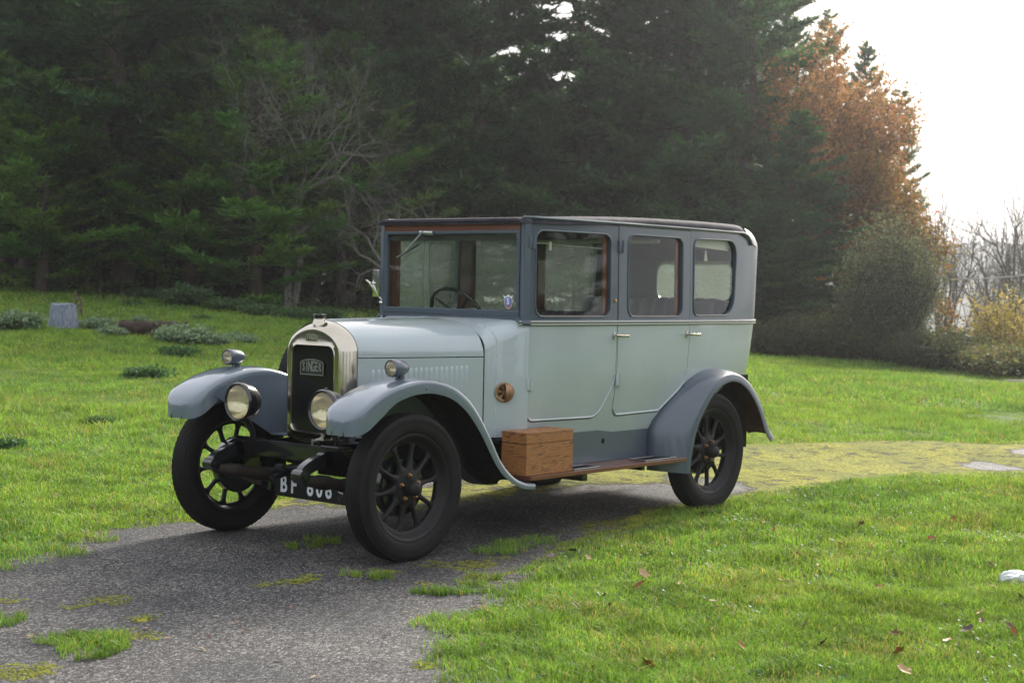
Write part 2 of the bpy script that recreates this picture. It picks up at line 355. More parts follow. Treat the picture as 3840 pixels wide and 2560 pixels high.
# earth track far right
M['track'] = mat('track_earth', (.16, .12, .11), .9, col2=(.28, .22, .20), nscale=2.5, bump=.02, bscale=12)
pts = [FL(F_, L_) for F_, L_ in [(27.5, 8.6), (26.6, 9.6), (25.6, 11.2), (24.6, 13), (23, 16), (21, 21)]]; mb = MB(); rows = []
for (x, y), wd in zip(pts, [.5, .7, .8, .9, 1, 1]):
    rows.append([Vector((x+HF.x*q*wd, y+HF.y*q*wd, float(hXY(x+HF.x*q*wd, y+HF.y*q*wd))+.006)) for q in (-.7, -.3, 0, .3, .7)])
tag(mb.grid(rows).obj('path', M['track']), kind='structure')
# ------------------------------------------------------------------ grass
M['grass'] = leafmat('grass_blades', .5, .5, .25)
def blades(P, hgt, wid, col, lean=.5, three=True, az=None):
    k = len(P); az = rng.uniform(0, 2*np.pi, k) if az is None else az; d = np.stack([np.cos(az), np.sin(az), np.zeros(k)], 1)
    fa = rng.uniform(0, 2*np.pi, k); sdv = np.stack([np.cos(fa), np.sin(fa), np.zeros(k)], 1)*(wid/2)[:, None]
    ln = (rng.uniform(.1, 1, k)*lean*hgt)[:, None]; up = np.array([0, 0, 1.])
    tip = P+d*ln*1.25+up*(hgt*rng.uniform(.75, 1, k))[:, None]
    if three:
        mid = P+d*ln*.35+up*(hgt*.62)[:, None]
        V = np.stack([P-sdv, P+sdv, mid-sdv*.8, mid+sdv*.8, tip], 1).reshape(-1, 3); b = np.arange(k)[:, None]*5
        T = np.concatenate([b+[0, 1, 3], b+[0, 3, 2], b+[2, 3, 4]]); c = np.repeat(col, 5, 0)
    else:
        V = np.stack([P-sdv, P+sdv, tip], 1).reshape(-1, 3); T = np.arange(k)[:, None]*3+[0, 1, 2]; c = np.repeat(col, 3, 0)
    return V, T, c
def grasscol(x, y, k):
    a = fbm(x*.7, y*.7, 21, 3); b = fbm(x*5, y*5, 23, 3); r = rng.uniform(0, 1, k)
    g = np.stack([.098+.11*a+.065*r, .235+.09*a+.08*r, .040+.02*r], 1)*(.42+1.1*b)[:, None]
    straw = rng.uniform(0, 1, k) < .05+.10*(b > .62)+.22*(fbm(x*2.3+9, y*2.3, 25, 3) > .66); g[straw] = np.array([.42, .36, .13])*rng.uniform(.6, 1.1, (straw.sum(), 1))
    dk = rng.uniform(0, 1, k) < .22; g[dk] *= .6
    return g
VV = []; TT = []; CC = []; base = 0
def put(V, T, c):
    global base
    VV.append(V); TT.append(T+base); CC.append(c); base += len(V)
for f0, f1, dens, h0, h1, w0, tri in [(3.6, 7.6, 15000, .014, .038, .0038, True), (7.6, 12, 6500, .015, .040, .0052, True), (12, 19, 2500, .018, .044, .009, False), (19, 30, 800, .025, .06, .017, False), (30, 44, 300, .03, .075, .03, False)]:
    A_ = (f1-f0)*(.82*(f0+f1)/2+2.4); k = int(A_*dens); F_ = np.sqrt(rng.uniform(f0**2, f1**2, k)); L_ = rng.uniform(-1, 1, k)*(.41*F_+1.2)
    x = CAM.x+HF.x*F_+HR.x*L_; y = CAM.y+HF.y*F_+HR.y*L_
    d = dist_edge(x, y)+(fbm(x*3, y*3, 44)-.5)*.35+(fbm(x*14, y*14, 45, 2)-.5)*.12
    edge = sm(-d, -.13, .07)
    ok = (rng.uniform(0, 1, k) < edge) & ~((F_ > 23.5) & (F_ < 27.5) & (L_ > 8.6+(26.6-F_)*1.3-1.2) & (L_ < 8.6+(26.6-F_)*1.3+1.2) & (L_ > 8))
    cl = fbm(x*6, y*6, 51, 3); cl2 = fbm(x*1.3, y*1.3, 52, 3); ok &= rng.uniform(0, 1, k) < .35+1.3*cl
    x, y, cl, cl2, d = x[ok], y[ok], cl[ok], cl2[ok], d[ok]; k = len(x)
    H = rng.uniform(h0, h1, k)*(.45+1.0*cl+.75*(cl2 > .55)*cl)*(1+.35*sm(-d, .02, .1)); P = np.stack([x, y, hXY(x, y)-.004], 1)
    put(*blades(P, H, rng.uniform(.7, 1.3, k)*w0, grasscol(x, y, k), 1.0, tri))
# small round leaves of daisies and clover in the turf
k = 9000; F_ = np.sqrt(rng.uniform(3.8**2, 12**2, k)); L_ = rng.uniform(-1, 1, k)*(.41*F_+1); x = CAM.x+HF.x*F_+HR.x*L_; y = CAM.y+HF.y*F_+HR.y*L_; ok = (dist_edge(x, y) < -.05) & (fbm(x*1.9, y*1.9, 81, 3) > .52); x, y = np.repeat(x[ok], 5), np.repeat(y[ok], 5); k = len(x); az = rng.uniform(0, 6.28, k); ln = rng.uniform(.010, .024, k)
D_ = np.stack([np.cos(az), np.sin(az), rng.uniform(.1, .7, k)], 1); P_ = np.stack([x, y, hXY(x, y)+rng.uniform(.006, .022, k)], 1); S2 = np.stack([-np.sin(az), np.cos(az), az*0], 1)*(ln*.33)[:, None]
V_ = np.stack([P_, P_+D_*(ln*.55)[:, None]+S2, P_+D_*ln[:, None], P_+D_*(ln*.55)[:, None]-S2], 1).reshape(-1, 3); b_ = np.arange(k)[:, None]*4; put(V_, np.concatenate([b_+[0, 1, 2], b_+[0, 2, 3]]), np.repeat(np.array([.07, .17, .05])*rng.uniform(.6, 1.3, (k, 1)), 4, 0))
# tufts on the tarmac
for xd, yd, rx, ry, k in [(700, 1258, .085, .05, 500), (760, 1247, .06, .03, 160), (715, 1240, .05, .03, 60), (215, 1490, .11, .13, 1500), (170, 1475, .14, .05, 700), (230, 1470, .1, .06, 500), (10, 1428, .07, .08, 500), (870, 1330, .06, .03, 220), (805, 1325, .05, .02, 120), (1010, 1365, .12, .03, 420), (1100, 1360, .08, .03, 220), (1110, 1330, .08, .03, 260),
                          (1090, 1345, .08, .03, 200), (60, 1270, .3, .12, 1300), (150, 1240, .25, .08, 900), (30, 1225, .25, .08, 600), (1150, 1270, .14, .05, 380), (1180, 1255, .12, .05, 380), (1010, 1368, .05, .02, 90), (1250, 1245, .12, .05, 350)]:
    gx, gy = ground_px(xd, yd); r = np.sqrt(rng.uniform(0, 1, k)); t = rng.uniform(0, 2*np.pi, k)
    a_ = r*np.cos(t)*rx*1.2; b_ = r*np.sin(t)*ry*1.6; x = gx+HR.x*a_+HF.x*b_; y = gy+HR.y*a_+HF.y*b_
    ok = fbm(x*22, y*22, 61, 2) > .40; x, y = x[ok], y[ok]; k = len(x)
    put(*blades(np.stack([x, y, np.zeros(k)+.003], 1), rng.uniform(.02, .055, k), rng.uniform(.7, 1.3, k)*.0035, grasscol(x, y, k), 1.1, True))
tag(npmesh('grass', np.concatenate(VV), np.concatenate(TT), M['grass'], np.concatenate(CC)), 'short green lawn grass with straw tips covering the field on both sides of the drive', 'grass', kind='stuff')
# moss cushions (small raised lumps) along the drive
M['moss'] = mat('moss_lumps', (.07, .085, .012), .95, col2=(.25, .25, .035), nscale=14, spec=.1)
k = 300000; x = rng.uniform(-2.9, 7.5, k); y = rng.uniform(-2.9, 1.7, k); ix = np.clip(((x+9)/S).astype(int), 0, len(xs)-1); iy = np.clip(((y+8)/S).astype(int), 0, len(ys)-1)
ok = (moss[iy, ix]+.35*fbm(x*9, y*9, 71, 3) > .56+rng.normal(size=k)*.03) & (D[iy, ix] > -.02); x, y = x[ok], y[ok]; k = len(x); r = rng.uniform(.0025, .0075, k)
t = np.arange(6)*np.pi/3; ring = np.stack([np.cos(t), np.sin(t), t*0], 1); Vm = np.zeros((k, 7, 3)); Vm[:, :6] = ring[None]*r[:, None, None]*rng.uniform(.6, 1.3, (k, 6, 1)); Vm[:, 6, 2] = r*.55
Vm += np.stack([x, y, np.full(k, .0045)], 1)[:, None]; b = np.arange(k)[:, None]*7
Tm = np.concatenate([b+[q, (q+1) % 6, 6] for q in range(6)])
tag(npmesh('moss', Vm.reshape(-1, 3), Tm, M['moss'], smooth=True), 'yellow green moss cushions growing over the tarmac drive', 'moss', kind='stuff')
# ------------------------------------------------------------------ fallen leaves
def leaf_mesh(seed, lobed):
    rr = np.random.default_rng(seed); nn = 14; cx = []; V = [(0, 0, 0)]
    for q in range(nn):
        t = 2*math.pi*q/nn; r = (.55+.45*abs(math.cos(t*2.5)) if lobed else (1 if q % 2 else .9)); x = math.cos(t)*r; y = math.sin(t)*r*(.62 if lobed else .36)
        V.append((x, y, .32*y*y*2+.25*x*x*(rr.random()-.2)+.1*rr.random()))
    V.append((-1.6, .05, .1)); F = [(0, 1+q, 1+(q+1) % nn) for q in range(nn)]+[(0, 1+nn//2, nn+1)]
    return V, F
LM = {}
for nme, c in (('rust', (.26, .075, .02)), ('brown', (.12, .055, .03)), ('tan', (.40, .26, .13)), ('purple', (.09, .05, .05))):
    LM[nme] = mat('leaf_'+nme, c, .6, noise=.35, nscale=90)
leaf0 = {}
for nme in LM:
    for lob in (0, 1):
        V, F = leaf_mesh(hash(nme) % 7+lob if False else len(nme)+lob, lob); me = bpy.data.meshes.new('leaf'); me.from_pydata(V, [], F); me.materials.append(LM[nme]); leaf0[nme, lob] = me
def leaf(xd, yd, size, kind, lob, lift=0, lab=None, grp='fallen leaves on the grass'):
    x, y = ground_px(xd, yd); o = bpy.data.objects.new('fallen_leaf', leaf0[kind, lob]); C.objects.link(o); dd = dist_edge(np.array([x]), np.array([y]))[0]
    on = dd > .03; s = size*.0078; o.scale = (s, s, s); o.location = (x, y, (.012 if on else .03)+lift)
    o.rotation_euler = (random.uniform(-.4, .4)*(1 if on else 2), random.uniform(-.5, .5)*(.4 if on else 1.6), random.uniform(0, 6.28))
    if on: tag(o, 'small brown dead leaf scrap lying on the grey tarmac', 'leaf', 'leaf scraps on the tarmac')
    else: tag(o, 'brown curled autumn leaf lying in the short green grass', 'leaf', 'fallen leaves on the grass')
    return o
for xd, yd, s, k_, lb in [(1978, 1214, 4.4, 'rust', 1), (2138, 1247, 3.6, 'rust', 1), (1715, 1228, 3.6, 'rust', 1), (1777, 1226, 2.8, 'rust', 0), (1614, 1188, 2.6, 'rust', 1), (1314, 1277, 4.4, 'brown', 1), (1268, 1290, 5, 'purple', 1), (1465, 1358, 5, 'rust', 0), (1478, 1331, 5, 'tan', 1), (1400, 1405, 3.4, 'purple', 1), (1389, 1378, 4, 'tan', 0),
                         (1834, 1282, 3.3, 'brown', 1), (1861, 1290, 3.3, 'rust', 0), (1801, 1347, 4.4, 'rust', 0), (1708, 1364, 4.4, 'brown', 1), (1638, 1394, 3.4, 'tan', 0), (2021, 1362, 3.4, 'rust', 1), (2083, 1372, 3, 'purple', 1), (2253, 1421, 4.6, 'rust', 1), (2255, 1440, 3, 'brown', 1), (2223, 1461, 5.4, 'purple', 1), (2177, 1487, 4, 'tan', 1),
                         (1848, 1450, 3.6, 'brown', 1), (1891, 1492, 4.6, 'purple', 1), (1703, 1500, 4, 'rust', 1), (1940, 1493, 3, 'purple', 0), (2057, 1470, 4, 'brown', 1), (2064, 1512, 4, 'rust', 1), (2075, 1556, 5, 'tan', 1), (1490, 1545, 5, 'rust', 1), (1116, 1414, 4, 'rust', 0), (1138, 1408, 2, 'rust', 0), (2344, 1383, 3, 'rust', 0), (2276, 1308, 3, 'brown', 0),
                         (2282, 1362, 3.6, 'rust', 0), (2118, 1263, 2.6, 'tan', 1), (1500, 1260, 2.6, 'tan', 0), (2094, 1188, 2.6, 'purple', 1), (2060, 1196, 3, 'purple', 0), (1350, 1292, 3, 'tan', 1), (1560, 1353, 3, 'tan', 0), (1425, 1290, 2.4, 'brown', 0), (2320, 1455, 4, 'brown', 1), (2330, 1468, 4, 'rust', 0), (1640, 1457, 2.8, 'tan', 1), (2170, 1404, 2.6, 'tan', 1),
                         (1300, 1415, 3, 'brown', 0), (1930, 1260, 2.4, 'tan', 0), (1880, 1310, 2.5, 'tan', 1), (130, 1148, 4, 'tan', 1), (70, 1110, 3, 'brown', 0), (505, 985, 3, 'tan', 0), (10, 1255, 3, 'rust', 0), (2190, 1200, 3, 'rust', 1), (1570, 1210, 2.6, 'tan', 0),
                         (70, 1467, 2.6, 'tan', 0), (85, 1464, 2.4, 'tan', 1), (150, 1468, 3.6, 'brown', 0), (175, 1463, 3.4, 'tan', 1), (400, 1359, 1.7, 'tan', 0), (478, 1469, 2.2, 'brown', 1), (550, 1425, 2, 'brown', 0), (545, 1433, 2.4, 'brown', 0), (560, 1453, 2.2, 'brown', 1), (668, 1400, 2.4, 'rust', 0), (780, 1376, 1.8, 'tan', 0), (895, 1355, 2, 'tan', 0),
                         (905, 1371, 1.8, 'brown', 0), (560, 1385, 1.6, 'tan', 0), (785, 1417, 1.8, 'brown', 1), (885, 1465, 2.3, 'rust', 0), (800, 1305, 2, 'tan', 0), (1060, 1395, 2.2, 'brown', 0), (1090, 1410, 2.4, 'rust', 0), (1095, 1385, 2.6, 'tan', 0), (1105, 1500, 3, 'brown', 0), (1070, 1440, 2.4, 'brown', 1), (385, 1470, 2, 'tan', 0), (465, 1495, 2.2, 'tan', 0),
                         (335, 1448, 2.6, 'brown', 0), (100, 1362, 1.6, 'tan', 0), (208, 1355, 1.7, 'rust', 0), (765, 1242, 2.6, 'rust', 0), (1010, 1385, 2, 'tan', 0), (930, 1410, 1.6, 'tan', 0), (1030, 1480, 2.2, 'brown', 0), (640, 1520, 2, 'brown', 1), (720, 1560, 2, 'tan', 0)]:
    leaf(xd, yd, s, k_, lb)
# ------------------------------------------------------------------ trees and plants
def hit(xd, yd):
    """where the sight line through a point of the picture meets the ground (used only to read positions off)"""
    q = cd_+r2*((xd*1.6327-1920)/FPX)-u2*((yd*1.6327-1280)/FPX); t = 5.0
    while t < 120:
        p_ = CAM+q*t
        if p_.z < float(hXY(p_.x, p_.y)): break
        t += .1
    return Vector((p_.x, p_.y, float(hXY(p_.x, p_.y))))
M['leafc'] = leafmat('conifer_foliage', .45, .55, .35); M['leafb'] = leafmat('broad_leaves', .45, .6, .25)
M['bark'] = mat('bark', (.035, .026, .020), .9, col2=(.085, .066, .050), nscale=9, stretch=(3, 3, .6), bump=.02, bscale=14, spec=.15)
M['barkpale'] = mat('bark_pale', (.10, .092, .080), .9, col2=(.21, .195, .17), nscale=7, stretch=(3, 3, .7), bump=.01, bscale=16, spec=.15)
def tris(P, D, Wd, ln, wd):
    """one slim triangle per leaf"""
    k = len(P); D = D/np.linalg.norm(D, axis=1)[:, None]; S_ = np.cross(D, Wd); S_ /= np.linalg.norm(S_, axis=1)[:, None]+1e-9
    V = np.stack([P-S_*(wd/2)[:, None]*.6, P+S_*(wd/2)[:, None]*.6, P+D*ln[:, None]*.45+S_*(wd/2)[:, None], P+D*ln[:, None], P+D*ln[:, None]*.45-S_*(wd/2)[:, None]], 1).reshape(-1, 3)
    b_ = np.arange(k)[:, None]*5; T = np.concatenate([b_+[0, 1, 2], b_+[0, 2, 4], b_+[4, 2, 3]]); return V, T
def slim(P, D, Wd, ln, wd):
    D = D/np.linalg.norm(D, axis=1)[:, None]; S_ = np.cross(D, Wd); S_ /= np.linalg.norm(S_, axis=1)[:, None]+1e-9
    V = np.stack([P-S_*(wd/2)[:, None], P+S_*(wd/2)[:, None], P+D*ln[:, None]], 1).reshape(-1, 3); return V, np.arange(len(P))[:, None]*3+[0, 1, 2]
def conifer(seed, H, R, base, nb, up, droop, ln, wd, col, n3=9, lead=.55, dead=0, sec=15, rt=.17):
    g = np.random.default_rng(seed); PP = []; DD = []; CB = []; mb = MB(); rr_ = random.Random(seed)
    bend = [Vector((g.normal()*.08*z/3, g.normal()*.08*z/3, z)) for z in np.linspace(-.2, H*.97, 9)]
    mb.tube(bend, [rt*1.25]+[rt*(1-.93*i/8) for i in range(1, 9)], 9)
    for i in range(nb):
        t = (i+g.random())/nb; z = base+(H-base)*t**.95; prof = (1-t)**lead*(.62+.38*min(1, t/.12)); L_ = max(.18, R*prof*g.uniform(.62, 1.18)); az = i*2.399+g.normal()*.4
        e = R_(up)*(.5+.9*t)+g.normal()*.13; dr = Vector((math.cos(az), math.sin(az), 0)); o_ = Vector((0, 0, z)); pts = []
        for q in np.linspace(0, 1, 6): pts.append(o_+dr*L_*q*math.cos(e)+Vector((0, 0, L_*(math.sin(e)*q-droop*q*(1.15-q)))))
        mb.tube(pts, [max(.008, .022*L_/R*1.6*(1-.85*q)) for q in np.linspace(0, 1, 6)], 3, cap=False)
        n2 = int(L_*sec)+5; cb = col*g.uniform(.62, 1.35)*np.array([g.uniform(.85, 1.25), 1, g.uniform(.8, 1.2)]); A = np.array([tuple(p) for p in pts])
        q = g.uniform(.16, 1.0, n2)**.8; idx = np.minimum((q*5).astype(int), 4); fr = q*5-idx; p0 = A[idx]*(1-fr)[:, None]+A[idx+1]*fr[:, None]; tg = A[idx+1]-A[idx]; tg /= np.linalg.norm(tg, axis=1)[:, None]
        sd_ = np.cross(tg, [0, 0, 1.]); sd_ /= np.linalg.norm(sd_, axis=1)[:, None]; sgn = np.where(g.random(n2) < .5, -1, 1)[:, None]; an = g.uniform(.3, 1.1, n2)[:, None]
        d2 = tg*np.cos(an)+sd_*sgn*np.sin(an)+np.array([0, 0, 1])*g.uniform(-.12, .22, n2)[:, None]; l2 = (.30*L_*(1-.62*q)+.16)*g.uniform(.6, 1.2, n2)
        r_ = np.tile(np.linspace(.08, 1, n3), (n2, 1)); P_ = p0[:, None]+d2[:, None]*(l2[:, None]*r_)[..., None]; D_ = d2[:, None]*.8+g.normal(size=(n2, n3, 3))*np.array([.55, .55, .32])+np.array([0, 0, .12])
        PP.append(P_.reshape(-1, 3)); DD.append(D_.reshape(-1, 3)); CB.append(np.repeat(cb[None], n2*n3, 0)*g.uniform(.7, 1.3, (n2*n3, 1)))
    for i in range(dead):
        z = g.uniform(.6, base+1.5); az = g.uniform(0, 6.28); L_ = g.uniform(.5, 1.6); e = g.uniform(-.3, .25); mb.tube([(0, 0, z), (math.cos(az)*L_*.5, math.sin(az)*L_*.5, z+L_*.5*e), (math.cos(az)*L_, math.sin(az)*L_, z+L_*e*.6-.08)], [.02, .012, .005], 3, cap=False)
    P_ = np.concatenate(PP); D_ = np.concatenate(DD); k = len(P_); c = np.concatenate(CB); V, T = slim(P_, D_, g.normal(size=(k, 3))*.45+np.array([0, 0, 1.]), g.uniform(.6, 1.2, k)*ln, g.uniform(.7, 1.3, k)*wd)
    return (V, T, np.repeat(c, 3, 0)), mb
def tree_thing(name, loc, label, cat, group, leafdata, mb, lm, bm_, rz=0, sc_=(1, 1, 1)):
    r = empty(name, loc, label, cat, group, rz); r.scale = sc_
    if leafdata is not None: npmesh('crown', leafdata[0], leafdata[1], lm, leafdata[2], parent=r)
    mb.obj('trunk', bm_, r, fixn=False); return r
def place(o, loc, rz, s, label, group=None, cat=None):
    c = copy_tree(o); c.location = loc; c.rotation_euler = (0, 0, rz); c.scale = s; c['label'] = label
    if group: c['group'] = group
    elif 'group' in c: del c['group']
    return c
gcol = np.array([.078, .170, .030]); gdark = np.array([.046, .112, .038])
protoA = [conifer(11, 7, 2.7, .45, 92, 18, .34, .17, .04, gcol*1.25, 12, .6, sec=22), conifer(12, 7, 2.4, .6, 86, 28, .26, .17, .04, gcol*1.1, 12, .6, sec=24)]
protoB = [conifer(21, 15, 2.6, 3.4, 130, 8, .25, .26, .065, gdark*1.1, 11, .5, dead=26, sec=13, rt=.17), conifer(22, 16, 2.9, 2.8, 130, 14, .3, .26, .065, gdark, 11, .5, dead=22, sec=13, rt=.20)]
protoC = [conifer(31, 15, 3.6, .5, 165, 10, .25, .24, .062, gdark*1.3, 12, .5, sec=17, rt=.22), conifer(32, 14, 3.3, .7, 165, 17, .2, .24, .062, gdark*1.15, 12, .55, sec=17, rt=.2)]
objs = {}
def conif(kind, k, loc, rz, s, label, group=None):
    key = (kind, k)
    if key not in objs:
        lf, mb = {'A': protoA, 'B': protoB, 'C': protoC}[kind][k]; objs[key] = tree_thing('conifer_tree', loc, label, 'tree', group, lf, mb, M['leafc'], M['bark'], rz, s); return objs[key]
    return place(objs[key], loc, rz, s, label, group)
rd = random.Random(5)
front = [(-60, 35, 1.0, .78, 'young feathery conifer cut off by the left edge of the picture'), (95, 34.5, .95, .70, 'young feathery conifer behind the pale stump, pointed tip'), (235, 37, 1.0, .80, 'young conifer between the stump and the thick bare trunk'),
         (430, 36, 1.15, .86, 'bright green young conifer above the dark log'), (585, 35.4, 1.05, .90, 'tallest bright green young conifer left of the forked bare tree'), (775, 37.5, 1.15, .94, 'bright green conifer with arching boughs right of the forked bare tree'), (905, 40, 1.0, .80, 'young conifer just left of the car windscreen')]
for i, (x, F_, sx, sz, lab) in enumerate(front): conif('A', i % 2, G(x, F_, -.1), rd.uniform(0, 6), (sx, sx, sz), lab)
LB = 'dark plantation conifer with a bare lower trunk behind the lawn'; GB = 'dark conifers of the plantation on the left'
i = 0
for F_, xs_ in ((39.5, [5, 62, 130, 172, 225, 330, 505, 545, 718, 835]), (43, [-90, -30, 35, 98, 195, 262, 400, 470, 580, 640, 770, 880]), (48, [-150, -60, 20, 75, 150, 240, 300, 370, 440, 530, 610, 700, 800, 900, 1000]), (55, [-120, 0, 110, 210, 320, 420, 520, 640, 760, 880, 1000])):
    for x in xs_:
        s = rd.uniform(.82, 1.1); conif('B', i % 2, G(x+rd.uniform(-8, 8), F_+rd.uniform(-.8, .8), -.1), rd.uniform(0, 6), (s, s, rd.uniform(.9, 1.1)), LB, GB); i += 1
conif('B', 1, G(283, 36.6, -.1), 1.2, (1.5, 1.5, 1.05), 'thick dark conifer trunk standing forward of the plantation, left of the log')
LC = 'tall dense dark conifer behind the car roof'; GC = 'tall conifers behind the car'
for j, (x, F_, s, sz) in enumerate([(960, 44, 1.0, 1.0), (1090, 41, 1.0, .98), (1330, 42, 1.05, 1.0), (1450, 46, 1, 1.05), (1560, 41.5, 1.1, 1.05), (1665, 44.5, 1.05, 1.0), (1400, 53, 1.1, .72), (1600, 52, 1.1, 1.05), (1020, 50, 1, 1)]):
    conif('C', j % 2, G(x, F_, -.1), rd.uniform(0, 6), (s, s, sz), LC, GC)
for x, F_, s, sz, kd, lab in [(1695, 39.5, .78, .92, 0, 'tall dark conifer ending the tree line above the rear of the car'), (1785, 47, .52, .80, 1, 'dark conifer showing its top beside the white sky'), (1885, 47, .42, .76, 0, 'dark conifer tip rising above the orange tree'), (1972, 47, .46, .76, 1, 'narrow conifer tip above the middle of the orange tree'),
                             (2048, 48, .42, .64, 0, 'small conifer tip right of the orange tree top'), (1825, 35.5, .56, .40, 1, 'low spreading conifer in front of the orange tree'), (1905, 37, .42, .30, 0, 'small dark conifer between the orange tree and the grey green bush'), (1760, 34.5, .5, .24, 1, 'low dark conifer beside the rear wing of the car')]:
    conif('C', kd, G(x, F_, -.1), rd.uniform(0, 6), (s, s, sz), lab)
for j, (F_, L_) in enumerate([(-24, -22), (-30, -12), (-27, -4), (-33, 6), (-26, 15), (-8, -28), (2, -26), (12, -26), (-20, 26), (-2, -33), (-3, -29), (7, -27), (-14, -30), (16, -29), (-8, 29), (0, 31), (6, 27), (12, 30), (-15, 31), (0, -35), (5, -34), (10, -35), (-6, -35), (15, -34), (-11, -34), (3, 34), (9, 34), (-4, 34)]): 
    x, y = FL(F_, L_); conif('C', j % 2, (x, y, -.2), rd.uniform(0, 6), (1, 1, .62), 'unseen conifer added around the camera for dark reflections in the car', 'unseen conifers added for reflections')  # out of view, added to darken reflections in paint and glass
# --- broadleaf trees
def broad(seed, H, r0, levels, kids, ang, up, first=.28, spread=1.0, fork=1):
    g = random.Random(seed); mb = MB(); tips = []
    def grow_(p, d, L_, r, lv):
        n = 3; pts = [p]; dd = d.copy()
        for k in range(n):
            dd = (dd+Vector((g.gauss(0, .13), g.gauss(0, .13), g.gauss(0, .08)+up))).normalized(); pts.append(pts[-1]+dd*L_/n)
        r1 = r*.62 if lv < levels else r*.3; mb.tube(pts, [r*(1-k/n)+r1*k/n for k in range(n+1)], 7 if lv < 2 else 4 if lv < 4 else 3, cap=False)
        if lv >= levels-1: tips.extend([(q, dd) for q in pts[1:]])
        if lv >= levels: return
        m_ = kids if lv > 0 else kids+1
        for k in range(m_):
            a = ang*g.uniform(.55, 1.35); az = 2*math.pi*(k+g.random()*.7)/m_; t1 = dd.orthogonal().normalized(); t2 = dd.cross(t1); nd = (dd*math.cos(a)+(t1*math.cos(az)+t2*math.sin(az))*math.sin(a)*spread).normalized()
            o_ = pts[-1] if k < 2 or lv == 0 else pts[g.choice((1, 2))]; grow_(o_, nd, L_*g.uniform(.62, .86), r1*g.uniform(.75, 1.0), lv+1)
    L0 = H*first
    for f in range(fork): grow_(Vector((.12*f, .05*f, -.1)), Vector((.25*(f-.5*(fork-1))*1.2, .1*f, 1)).normalized(), L0, r0, 0)
    return mb, tips
def fit_tree(t, H, R):
    mb, tips = t; P = np.array([tuple(v) for v in mb.V]); zt = np.percentile(P[:, 2], 99.7); rr_ = np.percentile(np.hypot(P[:, 0], P[:, 1]), 96); ox, oy = P[P[:, 2] > H*.35][:, :2].mean(0) if (P[:, 2] > H*.35).any() else (0, 0)
    f = lambda v: Vector(((v.x-ox*min(1, max(0, v.z)/zt*2))*R/rr_, (v.y-oy*min(1, max(0, v.z)/zt*2))*R/rr_, v.z*H/zt))
    mb.V = [f(v) for v in mb.V]; return mb, [(f(p), d) for p, d in tips]
def leaves_at(tips, seed, n, rad, size, cols):
    g = np.random.default_rng(seed); P = np.array([tuple(t[0]) for t in tips]); P = np.repeat(P, n, 0); k = len(P); P = P+g.normal(size=(k, 3))*rad; D = g.normal(size=(k, 3)); D[:, 2] -= .3
    V, T = tris(P, D, g.normal(size=(k, 3)), g.uniform(.6, 1.3, k)*size, g.uniform(.5, .8, k)*size)
    ci = g.integers(0, len(cols), k); c = np.array(cols)[ci]*g.uniform(.6, 1.3, (k, 1)); zc = (P[:, 2]-P[:, 2].min())/(np.ptp(P[:, 2])+1e-6)
    return V, T, np.repeat(c, 5, 0)
# orange beech at the right end of the wood: leafy along the whole crown
mb, tips = fit_tree(broad(41, 10.2, .2, 6, 3, .60, .02, .20), 8.4, 2.25); lf = leaves_at(tips, 41, 6, .13, .085, [(.43, .21, .09), (.37, .18, .09), (.42, .25, .09), (.25, .15, .07)])
tree_thing('beech_tree', G(1935, 38.5, -.1), 'tree with orange brown autumn leaves at the right end of the wood', 'tree', None, lf, mb, M['leafb'], M['bark'])
mb, tips = fit_tree(broad(43, 6.9, .16, 6, 3, .66, .02, .23), 5.6, 1.75); lf = leaves_at(tips, 43, 7, .13, .085, [(.25, .14, .03), (.20, .13, .03), (.16, .12, .03), (.26, .1, .03)])
tree_thing('oak_tree', G(1985, 37.5, -.1), 'lower golden olive autumn tree right of the orange one', 'tree', None, lf, mb, M['leafb'], M['bark'])
# pale forked bare tree amid the conifers
mb, tips = fit_tree(broad(55, 7.6, .085, 7, 3, .66, .01, .16, 1.15, fork=2), 6.6, 3.3)
tree_thing('bare_tree', G(660, 35.6, -.1), 'forked leafless tree with pale bark and a haze of grey twigs among the conifers', 'tree', None, None, mb, None, M['barkpale'])
bareB = objs['bare'] = tree_thing('bare_tree', G(890, 36.2, -.1), 'leafless tree with pale twigs arching out just left of the windscreen', 'tree', None, None, broad(53, 6.2, .09, 6, 3, .75, -.01, .2, 1.2)[0], None, M['barkpale'])
place(bareB, G(715, 38.5, 0), 2.2, (1.1, 1.1, 1.62), 'tall leafless tree whose pale twigs show between the highest conifers')
# distant bare trees in the valley
mb, tips = fit_tree(broad(61, 9, .17, 6, 3, .55, .03, .26), 10.8, 3.4); far1 = tree_thing('bare_tree', G(2330, 58, -.3), 'tallest leafless tree at the right edge against the white sky', 'tree', None, None, mb, None, M['bark'])
mb, tips = fit_tree(broad(62, 8, .16, 6, 3, .5, .02, .25), 9.6, 3.0); far2 = tree_thing('bare_tree', G(2262, 64, -.3), 'leafless tree in the haze behind the cable', 'tree', None, None, mb, None, M['bark'])
for j, (x, F_, s, lab) in enumerate([(2148, 56, .92, 'leafless tree just right of the grey green bush'), (2205, 70, .95, 'slender leafless tree in the hazy valley, second from the bush'), (2300, 78, 1.1, 'pale leafless tree far down the valley left of the tallest one'), (2360, 66, 1.0, 'leafless tree half outside the right edge'), (2110, 62, .9, 'leafless tree rising behind the grey green bush')]):
    place((far1, far2)[j % 2], G(x, F_, -.3), rd.uniform(0, 6), (s, s, s), lab)
